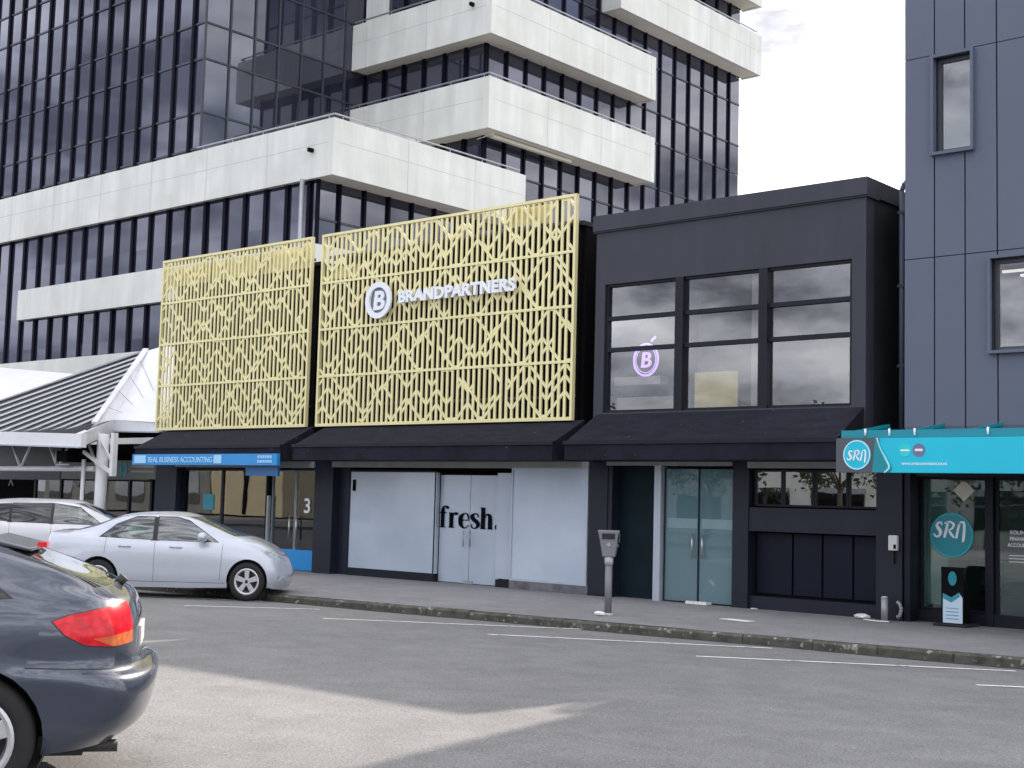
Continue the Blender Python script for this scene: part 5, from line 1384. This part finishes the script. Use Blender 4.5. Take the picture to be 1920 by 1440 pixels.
for i, (x, y, h) in enumerate(((-27, -9, 5.5), (-21, -9.5, 6), (-33, -8.5, 5), (-41, -9, 6))):
    tree(x, y, h, 'leafy street tree across the road, %s' % ('opposite the charcoal building', 'nearest the camera side', 'in front of the low white building', 'at the left end near the beige building')[i], i+3)
lp = thing('lamp_post', (-24, -7.5, gb2), 'pale street light post across the road', 'street light')
mb = MB(); mb.tube((-24, -7.5, gb2), (-24, -7.5, 8), .09, .05); mb.build('pole', M['white_metal'], lp)
mb = MB(); mb.beam((-24, -7.5, 7.9), (-24, -5.8, 8.1), .12, .08); mb.build('arm', M['white_metal'], lp)

# ------------------------------------------------------------------ light
SUN_EL, SUN_AZ = rad(28.6), rad(-13.5)     # azimuth measured clockwise from +Y
sdv = Vector((math.sin(SUN_AZ)*math.cos(SUN_EL), math.cos(SUN_AZ)*math.cos(SUN_EL), math.sin(SUN_EL)))
L = bpy.data.objects.new('sun', bpy.data.lights.new('sun', 'SUN')); COL.objects.link(L)
L.data.energy = 4.0; L.data.angle = rad(.6); L.data.color = (1, .88, .76)
L.rotation_euler = (-sdv).to_track_quat('-Z', 'Y').to_euler(); L.location = (0, 10, 40)
W = bpy.data.worlds.new('World'); S.world = W; W.use_nodes = True
nt = W.node_tree; bg = nt.nodes['Background']
sky = nt.nodes.new('ShaderNodeTexSky'); sky.sky_type = 'NISHITA'; sky.sun_disc = False
sky.sun_elevation = SUN_EL; sky.sun_rotation = SUN_AZ; sky.air_density = 1.0; sky.dust_density = 1.5
tc = nt.nodes.new('ShaderNodeTexCoord')
mp = nt.nodes.new('ShaderNodeMapping'); mp.inputs['Scale'].default_value = (1, 1, 2.6); mp.inputs['Location'].default_value = (3.1, 1.7, 0)
nt.links.new(tc.outputs['Generated'], mp.inputs[0])
n1 = noise(nt, mp.outputs[0], 2.2, 7, .55); n2 = noise(nt, mp.outputs[0], 5.0, 6, .6)
cl_col = ramp(nt, n2, [(.40, (2.9, 3.1, 3.7)), (.51, (8.8, 9.1, 10.0)), (.64, (14.5, 14.5, 14.8))])
# clouds near the sun are brighter
nd = nt.nodes.new('ShaderNodeVectorMath'); nd.operation = 'DOT_PRODUCT'; nd.inputs[1].default_value = sdv
nt.links.new(tc.outputs['Generated'], nd.inputs[0])
gl = ramp(nt, nd.outputs['Value'], [(.0, (1, 1, 1)), (.7, (1.02, 1.0, .96)), (.99, (1.3, 1.25, 1.18))])
cl_col = mixc(nt, 1.0, cl_col, gl, 'MULTIPLY')
ne = nt.nodes.new('ShaderNodeVectorMath'); ne.operation = 'DOT_PRODUCT'; ne.inputs[1].default_value = Vector((.9, .1, .42)).normalized()  # added brighter cloud region toward +X, lifts the right-facing walls
nt.links.new(tc.outputs['Generated'], ne.inputs[0])
cl_col = mixc(nt, 1.0, cl_col, ramp(nt, ne.outputs['Value'], [(.1, (1, 1, 1)), (.8, (1.25, 1.22, 1.16))]), 'MULTIPLY')
cover = ramp(nt, n1, [(.36, (.25, .25, .25)), (.48, (1, 1, 1))])
skyc = mixc(nt, cover, sky.outputs[0], cl_col)
nt.links.new(skyc, bg.inputs[0]); bg.inputs[1].default_value = .12

# ------------------------------------------------------------------ render settings
S.render.engine = 'CYCLES'
S.view_settings.view_transform = 'Standard'; S.view_settings.look = 'None'; S.view_settings.exposure = 0.66; S.view_settings.gamma = 1
S.cycles.max_bounces = 6; S.cycles.transparent_max_bounces = 12; S.cycles.use_denoising = True
S.render.resolution_x = 1024; S.render.resolution_y = 768
